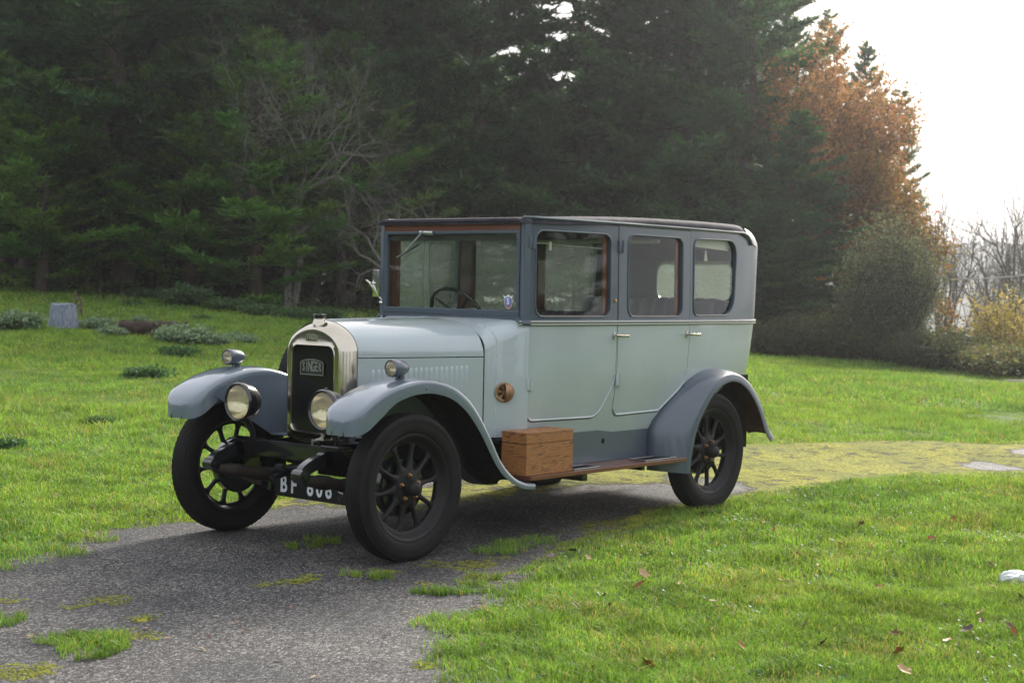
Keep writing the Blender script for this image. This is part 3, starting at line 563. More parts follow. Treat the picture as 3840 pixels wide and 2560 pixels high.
# --- shrubs made of upright twigs and small leaves
def shrub(seed, R, H, nst, nleaf, lsz, cols, twig=.006, flare=.9):
    g = np.random.default_rng(seed); mb = MB(); P = []
    for i in range(nst):
        a = g.uniform(0, 6.28); r = R*math.sqrt(g.random())*flare; h = H*g.uniform(.6, 1.05)*(1-.42*(r/R)**2); b0 = Vector((math.cos(a)*r*.35, math.sin(a)*r*.35, 0)); tp = Vector((math.cos(a)*r, math.sin(a)*r, h)); md = b0.lerp(tp, .5)+Vector((g.normal()*.06, g.normal()*.06, .05))
        mb.tube([b0, md, tp], [twig*1.6, twig, twig*.4], 3, cap=False)
        for q in range(4):
            t = g.uniform(.3, .9); o_ = b0.lerp(tp, t); e = o_+Vector((g.normal()*R*.22, g.normal()*R*.22, g.uniform(.05, .3)*H)); mb.tube([o_, e], [twig*.6, twig*.25], 3, cap=False); P += [tuple(o_.lerp(e, k/3)) for k in range(1, 4)]
        P += [tuple(b0.lerp(tp, k)) for k in np.linspace(.25, 1, 5)]
    P = np.array(P); P = P[g.integers(0, len(P), nleaf)]+g.normal(size=(nleaf, 3))*R*.07; P[:, 2] = np.abs(P[:, 2]); D = g.normal(size=(nleaf, 3)); V, T = tris(P, D, g.normal(size=(nleaf, 3)), g.uniform(.6, 1.3, nleaf)*lsz, g.uniform(.4, .7, nleaf)*lsz)
    c = np.array(cols)[g.integers(0, len(cols), nleaf)]*g.uniform(.6, 1.35, (nleaf, 1)); return (V, T, np.repeat(c, 5, 0)), mb
def shrub_thing(name, loc, lab, cat, grp, data, bark, rz=0, s=(1, 1, 1)):
    r = empty(name, loc, lab, cat, grp, rz); r.scale = s; npmesh('foliage', data[0][0], data[0][1], M['leafb'], data[0][2], parent=r); data[1].obj('stems', bark, r, fixn=False); return r
gg = [(.13, .155, .09), (.11, .135, .075), (.155, .17, .11)]
big = shrub_thing('bush', G(2040, 31.5, -.05), 'tall rounded grey green bush at the right end of the wood', 'bush', None, shrub(71, 1.15, 3.0, 520, 26000, .05, gg), M['bark'])
sh2 = shrub(72, .9, .8, 160, 7000, .055, [(.05, .075, .03), (.07, .09, .035), (.09, .07, .04), (.04, .06, .03)])
br = shrub_thing('bramble', G(1790, 31.5, -.05), 'low bramble clump at the wood edge just right of the car', 'bush', None, sh2, M['bark'])
for x, F_, s, lab in [(1850, 32, 1.1, 'dark bramble clump between the car and the grey green bush'), (1920, 31.3, 1.2, 'bramble thicket at the left foot of the grey green bush'), (2120, 30, 1.0, 'bramble clump at the right foot of the grey green bush'), (2170, 33, 1.25, 'tangled shrub right of the bush where the track ends'), (1880, 34, 1.5, 'taller dark shrub left of the grey green bush')]:
    place(br, G(x, F_, -.05), rd.uniform(0, 6), (s, s, s), lab)
ye = shrub_thing('yellow_bush', G(2310, 40, -.3), 'rounded bush of golden yellow autumn leaves near the right edge', 'bush', None, shrub(73, 1.35, 2.75, 260, 15000, .075, [(.46, .34, .08), (.38, .30, .08), (.26, .23, .07)]), M['bark'])
rough = shrub(74, .8, .42, 130, 5200, .06, [(.10, .13, .04), (.14, .14, .06), (.08, .10, .04), (.17, .13, .07)])
ro = shrub_thing('rough_weeds', G(2215, 30.5, -.05), 'rough green and straw weeds beside the start of the earth track', 'weeds', None, rough, M['bark'])
for x, F_, s, lab in [(2262, 29.5, 1.1, 'clump of rough weeds under the left side of the yellow bush'), (2300, 30.5, 1.2, 'wide clump of rough weeds under the yellow bush'), (2345, 28.5, 1.3, 'rough weeds at the right edge above the earth track'), (2240, 34, 1.5, 'tall brown weeds left of the yellow bush'), (2400, 29, 1.3, 'rough weeds just outside the right edge')]:
    place(ro, G(x, F_, -.05), rd.uniform(0, 6), (s, s, s), lab)
place(br, G(2262, 48, -.3), 1, (2.2, 2.2, 1.6), 'rust coloured thicket under the leafless trees in the valley')
place(big, G(2395, 50, -1.5), 1, (2.2, 2.2, 1.75), 'dark evergreen mass at the right edge below the cable')
# ivy and nettle growth along the foot of the wood (nobody could count it)
k = 42000; F_ = rng.uniform(33.6, 62, k); L_ = rng.uniform(-1, 1, k)*.36*F_; L_ = np.where(L_ > 6.5, L_-7, L_); x = CAM.x+HF.x*F_+HR.x*L_; y = CAM.y+HF.y*F_+HR.y*L_
lo_ = 34.6+.0*L_-1.6*sm(L_, -8, 8); cl = fbm(x*.8, y*.8, 91, 3); ok = (F_ > lo_+rng.normal(size=k)*.35) & (cl > .47); x, y, cl, F_ = x[ok], y[ok], cl[ok], F_[ok]; k = len(x); z = hXY(x, y)+rng.uniform(0, 1, k)**1.6*(.08+1.5*(cl-.44))
D = rng.normal(size=(k, 3)); V, T = tris(np.stack([x, y, z], 1), D, rng.normal(size=(k, 3)), rng.uniform(.05, .14, k), rng.uniform(.03, .08, k)); c = np.where(rng.random((k, 1)) < .3, np.array([[.075, .055, .03]]), np.array([[.035, .07, .022]]))*rng.uniform(.5, 1.4, (k, 1))
tag(npmesh('undergrowth', V, T, M['leafb'], np.repeat(c, 5, 0)), 'dark leafy undergrowth along the foot of the wood', 'undergrowth', kind='stuff')
# deep part of the wood as one mass
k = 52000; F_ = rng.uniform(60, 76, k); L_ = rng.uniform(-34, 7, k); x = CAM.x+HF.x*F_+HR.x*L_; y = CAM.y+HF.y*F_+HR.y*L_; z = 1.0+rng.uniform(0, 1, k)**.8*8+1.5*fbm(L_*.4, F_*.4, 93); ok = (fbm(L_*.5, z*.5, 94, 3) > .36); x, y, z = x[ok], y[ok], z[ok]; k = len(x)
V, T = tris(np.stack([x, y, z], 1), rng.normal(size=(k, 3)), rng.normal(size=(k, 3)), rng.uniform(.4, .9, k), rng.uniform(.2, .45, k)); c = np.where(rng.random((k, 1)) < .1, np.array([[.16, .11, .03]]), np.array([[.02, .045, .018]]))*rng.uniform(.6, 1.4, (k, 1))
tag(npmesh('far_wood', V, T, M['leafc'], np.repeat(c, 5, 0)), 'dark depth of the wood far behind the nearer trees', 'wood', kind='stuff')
# --- nettle clumps on the lawn
net = shrub(81, .42, .24, 60, 1500, .065, [(.19, .28, .17), (.24, .33, .22), (.15, .22, .12)], .004)
n0 = shrub_thing('nettle_clump', hit(45, 752), 'grey green nettle clump at the left edge, left of the stump', 'weeds', None, net, M['bark'])
for xd, yd, s, lab in [(8, 752, .8, 'nettles cut off by the left edge of the picture'), (228, 760, .85, 'nettle clump between the stump and the log'), (258, 772, .6, 'low nettle clump touching the left end of the log'), (205, 752, .55, 'small nettles at the right foot of the stump'), (322, 742, .5, 'nettles just behind the log'),
                      (392, 786, .6, 'nettle clump in front of the right end of the log'), (405, 785, 1.0, 'broad nettle clump right of the log'), (450, 790, .95, 'nettle clump second to the right of the log'), (495, 793, .6, 'third nettle clump right of the log, nearly in line'), (535, 782, .5, 'small nettle tuft apart on the right'), (565, 790, .55, 'last nettle tuft on the right, above the side lamp')]:
    place(n0, hit(xd, yd), rd.uniform(0, 6), (s, s, s), lab)
dk = shrub(82, .34, .09, 40, 700, .07, [(.06, .13, .045), (.08, .16, .06)], .003); w1 = shrub_thing('weed_patch', hit(340, 868), 'flat dark green weed patch left of the far side lamp', 'weeds', None, dk, M['bark'])
for xd, yd, s, lab in [(408, 817, .95, 'flat dark weed patch below the nettles'), (305, 702, .8, 'faint dark weed patch high on the lawn'), (25, 1025, .5, 'dark weed tuft low at the left edge of the lawn'), (225, 972, .45, 'small weed tuft on the left lawn'), (462, 735, .7, 'dark weeds near the top of the lawn')]:
    place(w1, hit(xd, yd), rd.uniform(0, 6), (s, s, s), lab)
ed = shrub(83, .7, .42, 80, 2400, .08, [(.05, .12, .04), (.07, .14, .05), (.09, .14, .07)], .004); e1 = shrub_thing('undergrowth_clump', G(425, 33.8), 'leafy green clump at the wood edge right of the thick trunk', 'weeds', None, ed, M['bark'])
for x, F_, s, lab in [(520, 33.2, .8, 'leafy clump at the wood edge left of the forked bare tree'), (600, 32.6, .7, 'leafy clump just before the forked bare tree'), (680, 32.3, .7, 'low leafy clump at the foot of the forked bare tree'), (745, 33, .7, 'low brownish clump right of the forked bare tree'), (100, 36, .7, 'leafy tuft among the bare trunks on the left'), (320, 35, .7, 'leafy tuft beside the thick bare trunk')]:
    place(e1, G(x, F_), rd.uniform(0, 6), (s, s, s*.8), lab)
# --- stump, log, dead stalk, plastic, cable
M['stump'] = mat('weathered_stump', (.07, .085, .11), .8, col2=(.27, .31, .37), nscale=14, stretch=(4, 4, .5), bump=.01, bscale=20)
p0 = hit(145, 753); mb = MB(); rows = []
for z, r in ((-.05, .250), (.02, .243), (.15, .222), (.34, .200), (.378, .196), (.39, .180)):
    rows.append([Vector(((r*(1+.045*math.sin(9*t)+.02*math.sin(23*t)))*math.cos(t), (r*(1+.045*math.sin(9*t)+.02*math.sin(23*t)))*math.sin(t), z+.012*math.sin(3*t)*(z > .2))) for t in np.linspace(0, 2*math.pi, 72, endpoint=False)])
rows.append([Vector((p.x*.5, p.y*.5, .395)) for p in rows[-1]]); rows.append([Vector((p.x*.02, p.y*.02, .392)) for p in rows[-1]]); mb.grid(rows, closed=True, flip=True); s = mb.obj('tree_stump', M['stump']); s.location = p0; tag(s, 'pale blue grey weathered stump standing on the left lawn', 'stump')
M['log'] = mat('rotten_log', (.018, .010, .008), .95, col2=(.055, .034, .024), nscale=9, bump=.03, bscale=18); M['cut'] = mat('cut_wood', (.42, .19, .07), .8, noise=.3, nscale=20)
p0 = hit(340, 775); lg = empty('log', p0+Vector((0, 0, .04)), 'dark rotten log lying in the nettles on the left lawn', 'log', rz=YAW-math.pi/2); 
mb = MB(); rows = []
for k, xx in enumerate(np.linspace(-.45, .62, 16)):
    r = .115*(1+.15*math.sin(k*1.7)); rows.append([Vector((xx, r*math.cos(t)*(1+.12*math.sin(5*t+k)), .10+.0*xx+r*math.sin(t)*(1+.12*math.sin(4*t+k*1.3)))) for t in np.linspace(0, 2*math.pi, 18, endpoint=False)])
mb.grid(rows, closed=True); mb.tube([(-.3, .14, .10), (.1, .20, .17), (.62, .15, .13)], [.04, .06, .03], 8); mb.obj('log_trunk', M['log'], lg)
mb = MB(); mb.add([tuple(v+Vector((-.004, 0, 0))) for v in rows[0]], [list(range(18))]); mb.box((-.47, -.12, .02), (-.36, .02, .10), .02); mb.obj('cut_end', M['cut'], lg)
mb = MB(); p0 = hit(184, 742); g = random.Random(3)
for q in range(3):
    b0 = Vector((g.gauss(0, .04), g.gauss(0, .04), 0)); tp = b0+Vector((g.gauss(0, .05), g.gauss(0, .05), .55-.1*q)); mb.tube([b0, tp], [.008, .004], 4)
    for k in range(16): o_ = b0.lerp(tp, g.uniform(.3, 1)); mb.box(o_+Vector((g.uniform(-.03, .01), -.01, -.02)), o_+Vector((g.uniform(.01, .03), .01, .02)), rot=Matrix.Rotation(g.uniform(0, 3), 4, 'X'))
M['deadst'] = mat('dead_stalk', (.11, .075, .055), .9, noise=.3); s = mb.obj('dead_stalk', M['deadst']); s.location = p0; tag(s, 'brown dead seed stalk standing behind the stump', 'dead plant')
for xd, yd, hh in ((232, 742, .75), (277, 745, .8)):
    p0 = hit(xd, yd); mb = MB(); mb.tube([(0, 0, 0), (.01, .02, hh*.5), (.05 if xd > 250 else -.01, 0, hh)], [.006, .005, .003], 4); s = mb.obj('dead_plant', M['deadst']); s.location = p0
    tag(s, 'thin bare dead stem standing between stump and log' if xd < 250 else 'thin bent dead stem just left of the log', 'dead plant')
M['plastic'] = mat('clear_plastic', (.72, .76, .78), .25, coat=.5); M['plastic'].node_tree.nodes['Principled BSDF'].inputs['Transmission Weight'].default_value = .35
x, y = ground_px(2335, 1343); bm = bmesh.new(); bmesh.ops.create_icosphere(bm, subdivisions=4, radius=1); g = random.Random(9)
for v in bm.verts: n_ = .75+.5*float(fbm(np.array([v.co.x*2.5+5]), np.array([v.co.y*2.5+v.co.z*2+5]), 5, 3)[0]); v.co = Vector((v.co.x*.10*n_, v.co.y*.06*n_, max(0, v.co.z*.045*n_+.02)))
mb = MB(); mb.bm(bm); s = mb.obj('plastic_wrapper', M['plastic'], angle=20); s.location = (x, y, .01); s.rotation_euler = (0, 0, YAW-math.pi/2+.3); tag(s, 'crumpled clear plastic wrapper lying on the grass at the right edge', 'litter')
M['cable'] = mat('pale_cable', (.55, .50, .45), .6)
def atp(xd, yd, F_): q = cd_+r2*((xd*1.6327-1920)/FPX)-u2*((yd*1.6327-1280)/FPX); return CAM+q*(F_/(q.x*HF.x+q.y*HF.y))
a_, b_ = atp(2185, 642, 50), atp(2500, 606, 46); mb = MB(); mb.tube([a_.lerp(b_, t)-Vector((0, 0, .12*math.sin(math.pi*t))) for t in np.linspace(0, 1, 12)], .022, 5); tag(mb.obj('overhead_cable', M['cable']), 'pale cable strung across the leafless trees at the right edge', 'cable')
mb = MB(); mb.tube([(b_.x, b_.y, -5), (b_.x, b_.y, b_.z+.3)], .11, 10); mb.box((b_.x-.4, b_.y-.04, b_.z-.1), (b_.x+.4, b_.y+.04, b_.z)); tag(mb.obj('cable_pole', M['bark']), 'wooden pole carrying the pale cable, outside the right edge', 'pole')
# ------------------------------------------------------------------ the car: x runs back from the front axle, near side is -y
light_c = (.352, .402, .416); dark_c = (.056, .076, .102)
M['light'] = mat('paint_light', light_c, .34, coat=1.0, noise=.05, nscale=3, rvar=.06, bump=.0011, bscale=3.5, cr=.03)
M['dark'] = mat('paint_dark', dark_c, .36, coat=.45, noise=.07, nscale=4, rvar=.06, bump=.0006, bscale=9, cr=.06)
M['fender'] = mat('paint_fender', (.115, .146, .178), .28, coat=.9, noise=.06, nscale=3, bump=.0008, bscale=6, cr=.04)
M['cream'] = mat('cream_line', (.62, .6, .48), .4)
M['black'] = mat('black_paint', (.007, .008, .010), .22, coat=.6, noise=.3, nscale=12, bump=.001, bscale=30)
M['wheel'] = mat('black_wheel', (.013, .012, .0125), .5, noise=.35, nscale=7, rvar=.12, bump=.0008, bscale=40, spec=.22)
M['greasy'] = mat('greasy_leather', (.022, .016, .013), .6, noise=.5, nscale=14, bump=.004, bscale=40)
M['under'] = mat('underseal', (.010, .010, .011), .8, noise=.4, nscale=25, bump=.004, bscale=60, spec=.2)
M['nickel'] = mat('nickel_plate', (.50, .455, .375), .16, metal=1, noise=.08, nscale=7, rvar=.05, bump=.0003, bscale=20)
M['chrome'] = mat('bright_metal', (.72, .72, .70), .16, metal=1, noise=.05)
M['alu'] = mat('dull_aluminium', (.5, .51, .52), .4, metal=1, noise=.12, nscale=30, bump=.0004, bscale=80)
M['brass'] = mat('brass', (.48, .26, .11), .33, metal=1, noise=.2, nscale=40)
M['bronze'] = mat('bronze_vent', (.33, .185, .105), .42, metal=.85, noise=.15, nscale=30)
M['wood'] = mat('mahogany', (.085, .022, .010), .35, coat=.5, col2=(.17, .05, .022), nscale=16, stretch=(1, 8, 8), bump=.0005, bscale=40)
M['woodv'] = mat('mahogany_upright', (.085, .022, .010), .3, coat=.5, col2=(.19, .055, .022), nscale=16, stretch=(8, 8, 1))
M['fabric'] = mat('roof_leathercloth', (.040, .037, .046), .78, noise=.25, nscale=9, bump=.003, bscale=30, spec=.14)
M['leather'] = mat('seat_leather', (.035, .036, .042), .4, noise=.25, nscale=10, bump=.001, bscale=90)
M['trim'] = mat('door_trim', (.05, .045, .042), .8, noise=.2)
M['headlining'] = mat('headlining', (.17, .16, .13), .9, noise=.1)
M['blind'] = mat('blind_cloth', (.62, .60, .54), .9, noise=.06, nscale=40, stretch=(6, 6, 1))
def rubber():
    m = mat('tyre_rubber', (.013, .0125, .0125), .62, noise=.3, nscale=9, rvar=.08, bump=.001, bscale=120, spec=.12); return m
M['rubber'] = rubber()
def glassmat(name, tint=(.82, .88, .83), dirt=.06, dcol=(.35, .38, .34), dscale=5):
    m = bpy.data.materials.new(name); m.use_nodes = True; nt = m.node_tree; nt.nodes.remove(nt.nodes['Principled BSDF'])
    t = N(m, 'BsdfTransparent'); t.inputs[0].default_value = (*tint, 1); g = N(m, 'BsdfGlossy'); g.inputs['Roughness'].default_value = .02
    lw_ = N(m, 'LayerWeight'); lw_.inputs[0].default_value = .5; pw = N(m, 'Math', operation='POWER'); pw.inputs[1].default_value = 5; link(m, lw_.outputs['Facing'], pw.inputs[0]); f = N(m, 'Math', operation='MULTIPLY_ADD'); f.inputs[1].default_value = .94; f.inputs[2].default_value = .045; link(m, pw.outputs[0], f.inputs[0]); a = N(m, 'MixShader'); link(m, f.outputs[0], a.inputs[0]); link(m, t.outputs[0], a.inputs[1]); link(m, g.outputs[0], a.inputs[2])
    d = N(m, 'BsdfDiffuse'); d.inputs[0].default_value = (*dcol, 1); d2 = N(m, 'BsdfTranslucent'); d2.inputs[0].default_value = (*dcol, 1); dm = N(m, 'MixShader'); dm.inputs[0].default_value = .5
    link(m, d.outputs[0], dm.inputs[1]); link(m, d2.outputs[0], dm.inputs[2])
    n = N(m, 'TexNoise'); n.inputs['Scale'].default_value = dscale; n.inputs['Detail'].default_value = 8; tc = N(m, 'TexCoord'); link(m, tc.outputs['Object'], n.inputs['Vector'])
    mr = N(m, 'MapRange'); mr.inputs[1].default_value = .25; mr.inputs[2].default_value = .75; mr.inputs[3].default_value = dirt*(.4 if dirt < .2 else .78); mr.inputs[4].default_value = dirt*(1.6 if dirt < .2 else 1.22); link(m, n.outputs['Fac'], mr.inputs[0])
    b = N(m, 'MixShader'); link(m, mr.outputs[0], b.inputs[0]); link(m, a.outputs[0], b.inputs[1]); link(m, dm.outputs[0], b.inputs[2]); link(m, b.outputs[0], nt.nodes['Material Output'].inputs[0])
    return m
M['glass'] = glassmat('window_glass', tint=(.90, .94, .90), dirt=.025); M['dirty'] = glassmat('dusty_glass', tint=(.80, .86, .80), dirt=.20, dcol=(.5, .56, .5), dscale=3)
M['dusty'] = glassmat('sliding_glass', tint=(.8, .86, .8), dirt=.28, dcol=(.52, .57, .52), dscale=4)
M['lens'] = glassmat('lamp_lens', tint=(.93, .95, .9), dirt=.30, dcol=(.8, .74, .55))  # bright warm lens shine is put into the pale film colour
car = empty('vintage_saloon_car', (0, 0, 0), 'tall vintage saloon car in two tone grey with black spoked wheels on the drive', 'car')

# --- plan shape of the body
PT = [(.86, .463), (.93, .484), (1.02, .545), (1.09, .592), (1.13, .602), (1.5, .630), (1.95, .645), (2.4, .645), (2.8, .636), (3.2, .612), (3.42, .592)]
UB = [(.3, 3.52), (.57, 3.555), (.83, 3.61), (1.05, 3.66), (1.26, 3.70), (1.74, 3.735), (2, 3.735)]
per = [(u, -interp(PT, u)) for u in np.arange(1.09, 3.43, .03)]
cr0 = .15; ang = np.linspace(0, math.pi/2, 9)
for t in ang[0:]: per.append((3.70-cr0+cr0*math.sin(t), -(.575-cr0+cr0*math.cos(t))))
per += [(3.702, -.3), (3.705, -.15), (3.706, 0)]
per = np.array(per); sl_ = np.concatenate([[0], np.cumsum(np.hypot(*np.diff(per, axis=0).T))])+1.09; SMAX = float(sl_[-1])
def plan(s):
    if s < 1.09: return s, -interp(PT, s)
    return float(np.interp(s, sl_, per[:, 0])), float(np.interp(s, sl_, per[:, 1]))
def side(s, w, off=0.0, sg=1):
    u, v = plan(s)
    u0, v0 = plan(s-.01); u1, v1 = plan(min(s+.01, SMAX)); t = Vector((u1-u0, v1-v0, 0)).normalized(); n = Vector((t.y, -t.x, 0))
    k = float(sm(s, 2.9, 3.6)); u += (interp(UB, w)-3.70)*k
    ins = .062*max(0, (1.02-w)/.45)**1.9*(1-.6*float(sm(-s, -1.3, -1.0)))+.008*max(0, (w-1.24)/.6)
    p = Vector((u, v, w))+n*(off-ins)
    return Vector((p.x, p.y*sg, p.z))
def skin(name, outline, holes, mt, parent, off=0, sg=1, th=.022, step=.05, inner=None):
    V, F, _ = panel(outline, holes, lambda a, b: side(a, b, off, sg), step, flip=(sg < 0))
    return mesh_obj(name, V, F, mt, parent, solid=th, inner=inner, angle=30)
def bead(mb, pts, r, off, sg=1, n=6, closed=False):
    d = []
    m = len(pts)
    for i in range(m if closed else m-1):
        a = np.array(pts[i]); b = np.array(pts[(i+1) % m]); k = max(1, int(np.linalg.norm(b-a)/.04))
        for q in range(k): d.append(side(*(a+(b-a)*q/k), off, sg))
    if not closed: d.append(side(*pts[-1], off, sg))
    return mb.tube(d, r, n, closed)
WB = 1.243   # bottom of the dark upper body
def win(x0, x1, y0, y1, r=.055, rb=None): return rpoly([(x0, y0, rb or r), (x1, y0, rb or r), (x1, y1, r), (x0, y1, r)])
W1 = win(1.148, 1.825, 1.262, 1.762, .06); W2 = win(1.998, 2.600, 1.262, 1.768, .06)
W3 = rpoly([(2.735, 1.268, .05), (3.27, 1.272, .13), (3.285, 1.775, .10), (2.735, 1.770, .06)])
TOP = 1.815
D1 = rpoly([(1.098, .655, .075), (1.76, .65, .12), (1.885, .86, .25), (1.893, 1.2, 0), (1.893, TOP, 0), (1.098, TOP, 0)])
D2 = rpoly([(1.905, .652, .06), (2.40, .66, .06), (2.665, .83, .16), (2.690, 1.1, 0), (2.690, TOP, 0), (1.905, TOP, 0)])
def clipw(poly, lo=None, hi=None):
    out = []; m = len(poly)
    for i in range(m):
        a, b = poly[i], poly[(i+1) % m]; f = (lambda p: p[1] >= lo-1e-9) if lo is not None else (lambda p: p[1] <= hi+1e-9); L_ = lo if lo is not None else hi
        if f(a): out.append(a)
        if f(a) != f(b): t = (L_-a[1])/(b[1]-a[1]); out.append((a[0]+(b[0]-a[0])*t, L_))
    return out
def grow(poly, d):
    c = np.mean(poly, 0); P = np.array(poly); m = len(P); out = []
    for i in range(m):
        a = P[i-1]; b = P[(i+1) % m]; t = b-a; t = t/(np.linalg.norm(t)+1e-9); out.append(tuple(P[i]+np.array([t[1], -t[0]])*d))
    return out
SC0 = 1.045
for sg in (1, -1):
    near = sg > 0
    # fixed body skin, lower and upper, with the two door openings cut out
    d1o, d2o = grow(D1, .006), grow(D2, .006)
    low = rpoly([(SC0, .57, 0), (SMAX, .5, 0), (SMAX, WB, 0), (SC0, WB, 0)])
    skin('lower_body', low, [clipw(d1o, hi=WB-.002), clipw(d2o, hi=WB-.002)], M['light'], car, 0, sg, inner=M['trim'])
    upb = [(1.062, WB), (SMAX, WB), (SMAX, 1.365)]+[(SMAX-.255-.07*math.sin(t), 1.435-.07*math.cos(t)) for t in np.linspace(0, math.pi/2, 6)]+[(SMAX-.255-.07*math.cos(t), 1.572+.07*math.sin(t)) for t in np.linspace(0, math.pi/2, 6)]+[(SMAX, 1.642), (SMAX, 1.73), (3.75, 1.735), (3.6, 1.76), (3.45, 1.81), (3.36, 1.832), (1.062, 1.832)]
    skin('upper_body', upb, [clipw(d1o, lo=WB+.002), clipw(d2o, lo=WB+.002), W3], M['dark'], car, 0, sg, inner=M['trim'])
    for D_, Wn, hs, kn in ((D1, W1, 1, 0), (D2, W2, 1, 1)):
        dl = skin('door', clipw(D_, hi=WB), [], M['light'], car, .001, sg, inner=M['trim'])
        skin('door_frame', clipw(D_, lo=WB), [Wn], M['dark'], dl, .001, sg, th=.03, inner=M['woodv'])
        x0 = min(p[0] for p in D_); x1 = max(p[0] for p in D_)
        b = MB(); lowp = clipw(D_, hi=WB-.04); k0 = min(range(len(lowp)), key=lambda i: abs(lowp[i][1]-(WB-.04))+lowp[i][0]*.01)
        # raised beading round the lower edge of the door
        lp = [p for p in D_ if p[1] < 1.19]; lp = sorted(lp, key=lambda p: math.atan2(p[1]-1.1, p[0]-(x0+x1)/2)); lp = [(x0, 1.20)]+lp+[(x1-.002, 1.20)]
        bead(b, grow(lp, -.006)[2:-2], .0065, .003, sg); b.obj('beading', M['light'], dl)
        b = MB(); bead(b, grow(Wn, -.0)[:], .006, .002, sg, closed=True); b.obj('window_moulding', M['dark'], dl)
        V, F, _ = panel(grow(Wn, .004), [], lambda a, c: side(a, c, -.014, sg), .1, flip=not near)
        mesh_obj('window_pane', V, F, M['glass'] if near else M['dirty'], dl)
        if not near and kn == 0:
            V, F, _ = panel([(1.16, 1.27), (1.53, 1.27), (1.53, 1.755), (1.16, 1.755)], [], lambda a, c: side(a, c, -.024, sg), .1, flip=True); mesh_obj('sliding_pane', V, F, M['dusty'], dl)
        if near:
            wx = max(p[0] for p in Wn); ps = [(wx-.045, 1.266), (wx-.012, 1.266), (wx-.012, 1.762), (wx-.045, 1.762)]
            V, F, _ = panel(ps, [], lambda a, c: side(a, c, -.020, sg), .06); mesh_obj('wood_strip', V, F, M['woodv'], dl, solid=.012)
            V, F, _ = panel([(min(p[0] for p in Wn)+.03, 1.262), (wx-.05, 1.262), (wx-.05, 1.272), (min(p[0] for p in Wn)+.03, 1.272)], [], lambda a, c: side(a, c, -.006, sg), .1); mesh_obj('window_sill', V, F, M['wood'], dl, solid=.01)
        # handle: backplate, pivot and lever
        b = MB(); hx = x1-.035; h0 = side(hx, 1.148, 0, sg); o_ = Vector((0, -sg, 0))
        b.box(h0+Vector((-.007, -.001*sg, -.024)), h0+Vector((.007, -.006*sg, .022)), .002)
        pts = [h0+o_*.004, h0+o_*.034, h0+o_*.044+Vector((.012, 0, .001)), h0+o_*.046+Vector((.040, 0, -.001)), h0+o_*.045+Vector((.070, 0, .000)), h0+o_*.043+Vector((.100, 0, -.003))]
        pts2 = [h0+o_*.040+Vector((-.022, 0, .002))]+pts[2:]
        b.tube([h0+o_*.003, h0+o_*.036], .007, 8); b.tube(catmull(pts2, 5), [.006]+[.010]*5+[.0085]*6+[.0095]*(len(catmull(pts2, 5))-14)+[.0105, .008], 10)
        b.obj('door_handle', M['nickel'], dl)
        for hz in (1.69, .875):
            b = MB(); q = side(x0+.012, hz, .001, sg); b.box(q+Vector((-.024, .0, -.036)), q+Vector((.016, -.010*sg, .036)), .002)
            b.tube([q+Vector((.014, -.012*sg, z)) for z in (-.038, .038)], .008, 8)
            for z in (-.02, 0, .02): b.box(q+Vector((-.004, -.004*sg, z-.003)), q+Vector((.004, -.0085*sg, z+.003)))
            b.obj('hinge', M['dark'] if hz > 1 else mat_hl if (mat_hl := M['light']) else None, dl)
    # locks, mouldings
    b = MB(); bead(b, [(1.10, 1.226), (SMAX, 1.226)], .0, 0, sg) if False else None
    rows = []
    ss = list(np.arange(1.05, SMAX, .05))+[SMAX]
    prof = [(1.2095, .0), (1.2100, .009), (1.2165, .0125), (1.226, .014), (1.2360, .0125), (1.2425, .009), (1.2430, 0)]
    for s in ss: rows.append([side(s, w_, o_, sg) for w_, o_ in prof])
    b = MB(); b.grid(rows, flip=near); wm = b.obj('waist_moulding', M['dark'], car)
    for w_ in (1.2178, 1.2345):
        b = MB(); b.tube([side(s, w_, .0125, sg) for s in ss], .0026, 5); b.obj('coach_line', M['cream'], wm)
    b = MB(); bead(b, [(1.062 if near else 1.16, 1.832), (3.36, 1.832), (3.42, 1.818), (3.46, 1.79), (3.49, 1.755)], .010, .010, sg); b.obj('drip_rail', M['dark'], car)
    b = MB(); bead(b, W3, .006, .002, sg, closed=True); b.obj('window_moulding', M['dark'], car)
    V, F, _ = panel(grow(W3, .004), [], lambda a, c: side(a, c, -.014, sg), .1, flip=not near); mesh_obj('quarter_window', V, F, M['glass'] if near else M['dirty'], car)
if True:
    b = MB(); q = side(1.872, 1.359, .002); b.lathe([(0, .011), (-.004, .011), (-.006, .006), (-.006, .0)], 14, q); b.obj('door_lock', M['brass'], car)
    # front pillars and windscreen, slightly narrower than the body
    for sg in (1, -1):
        V = []; 
        for w_ in (1.236, 1.83): V += [Vector((1.078, -.5475*sg, w_)), Vector((1.066, -.555*sg, w_)), Vector((1.072, -.580*sg, w_)), Vector((1.10, -.602*sg, w_)), Vector((1.115, -.575*sg, w_)), Vector((1.10, -.545*sg, w_))]
        F = [(i, (i+1) % 6, 6+(i+1) % 6, 6+i) for i in range(6)]; mesh_obj('windscreen_pillar', V, F, M['dark'], car, smooth=False)
X0 = 1.078
b = MB(); b.box((X0-.012, -.5465, 1.262), (X0+.014, .5465, 1.296), .004); b.box((X0-.012, -.5465, 1.740), (X0+.014, .5465, 1.757), .003)
for s_ in (-1, 1): b.box((X0-.012, s_*.5215, 1.297), (X0+.014, s_*.5465, 1.7395), .003)
wf = b.obj('windscreen_frame', M['dark'], car, smooth=False)
b = MB(); b.box((X0+.0, -.524, 1.294), (X0+.004, .524, 1.742)); b.obj('glass_pane', M['glass'], wf, smooth=False)
b = MB(); b.box((X0-.008, -.545, 1.7585), (X0+.02, .545, 1.797), .002); b.obj('header_board', M['wood'], car, smooth=False)
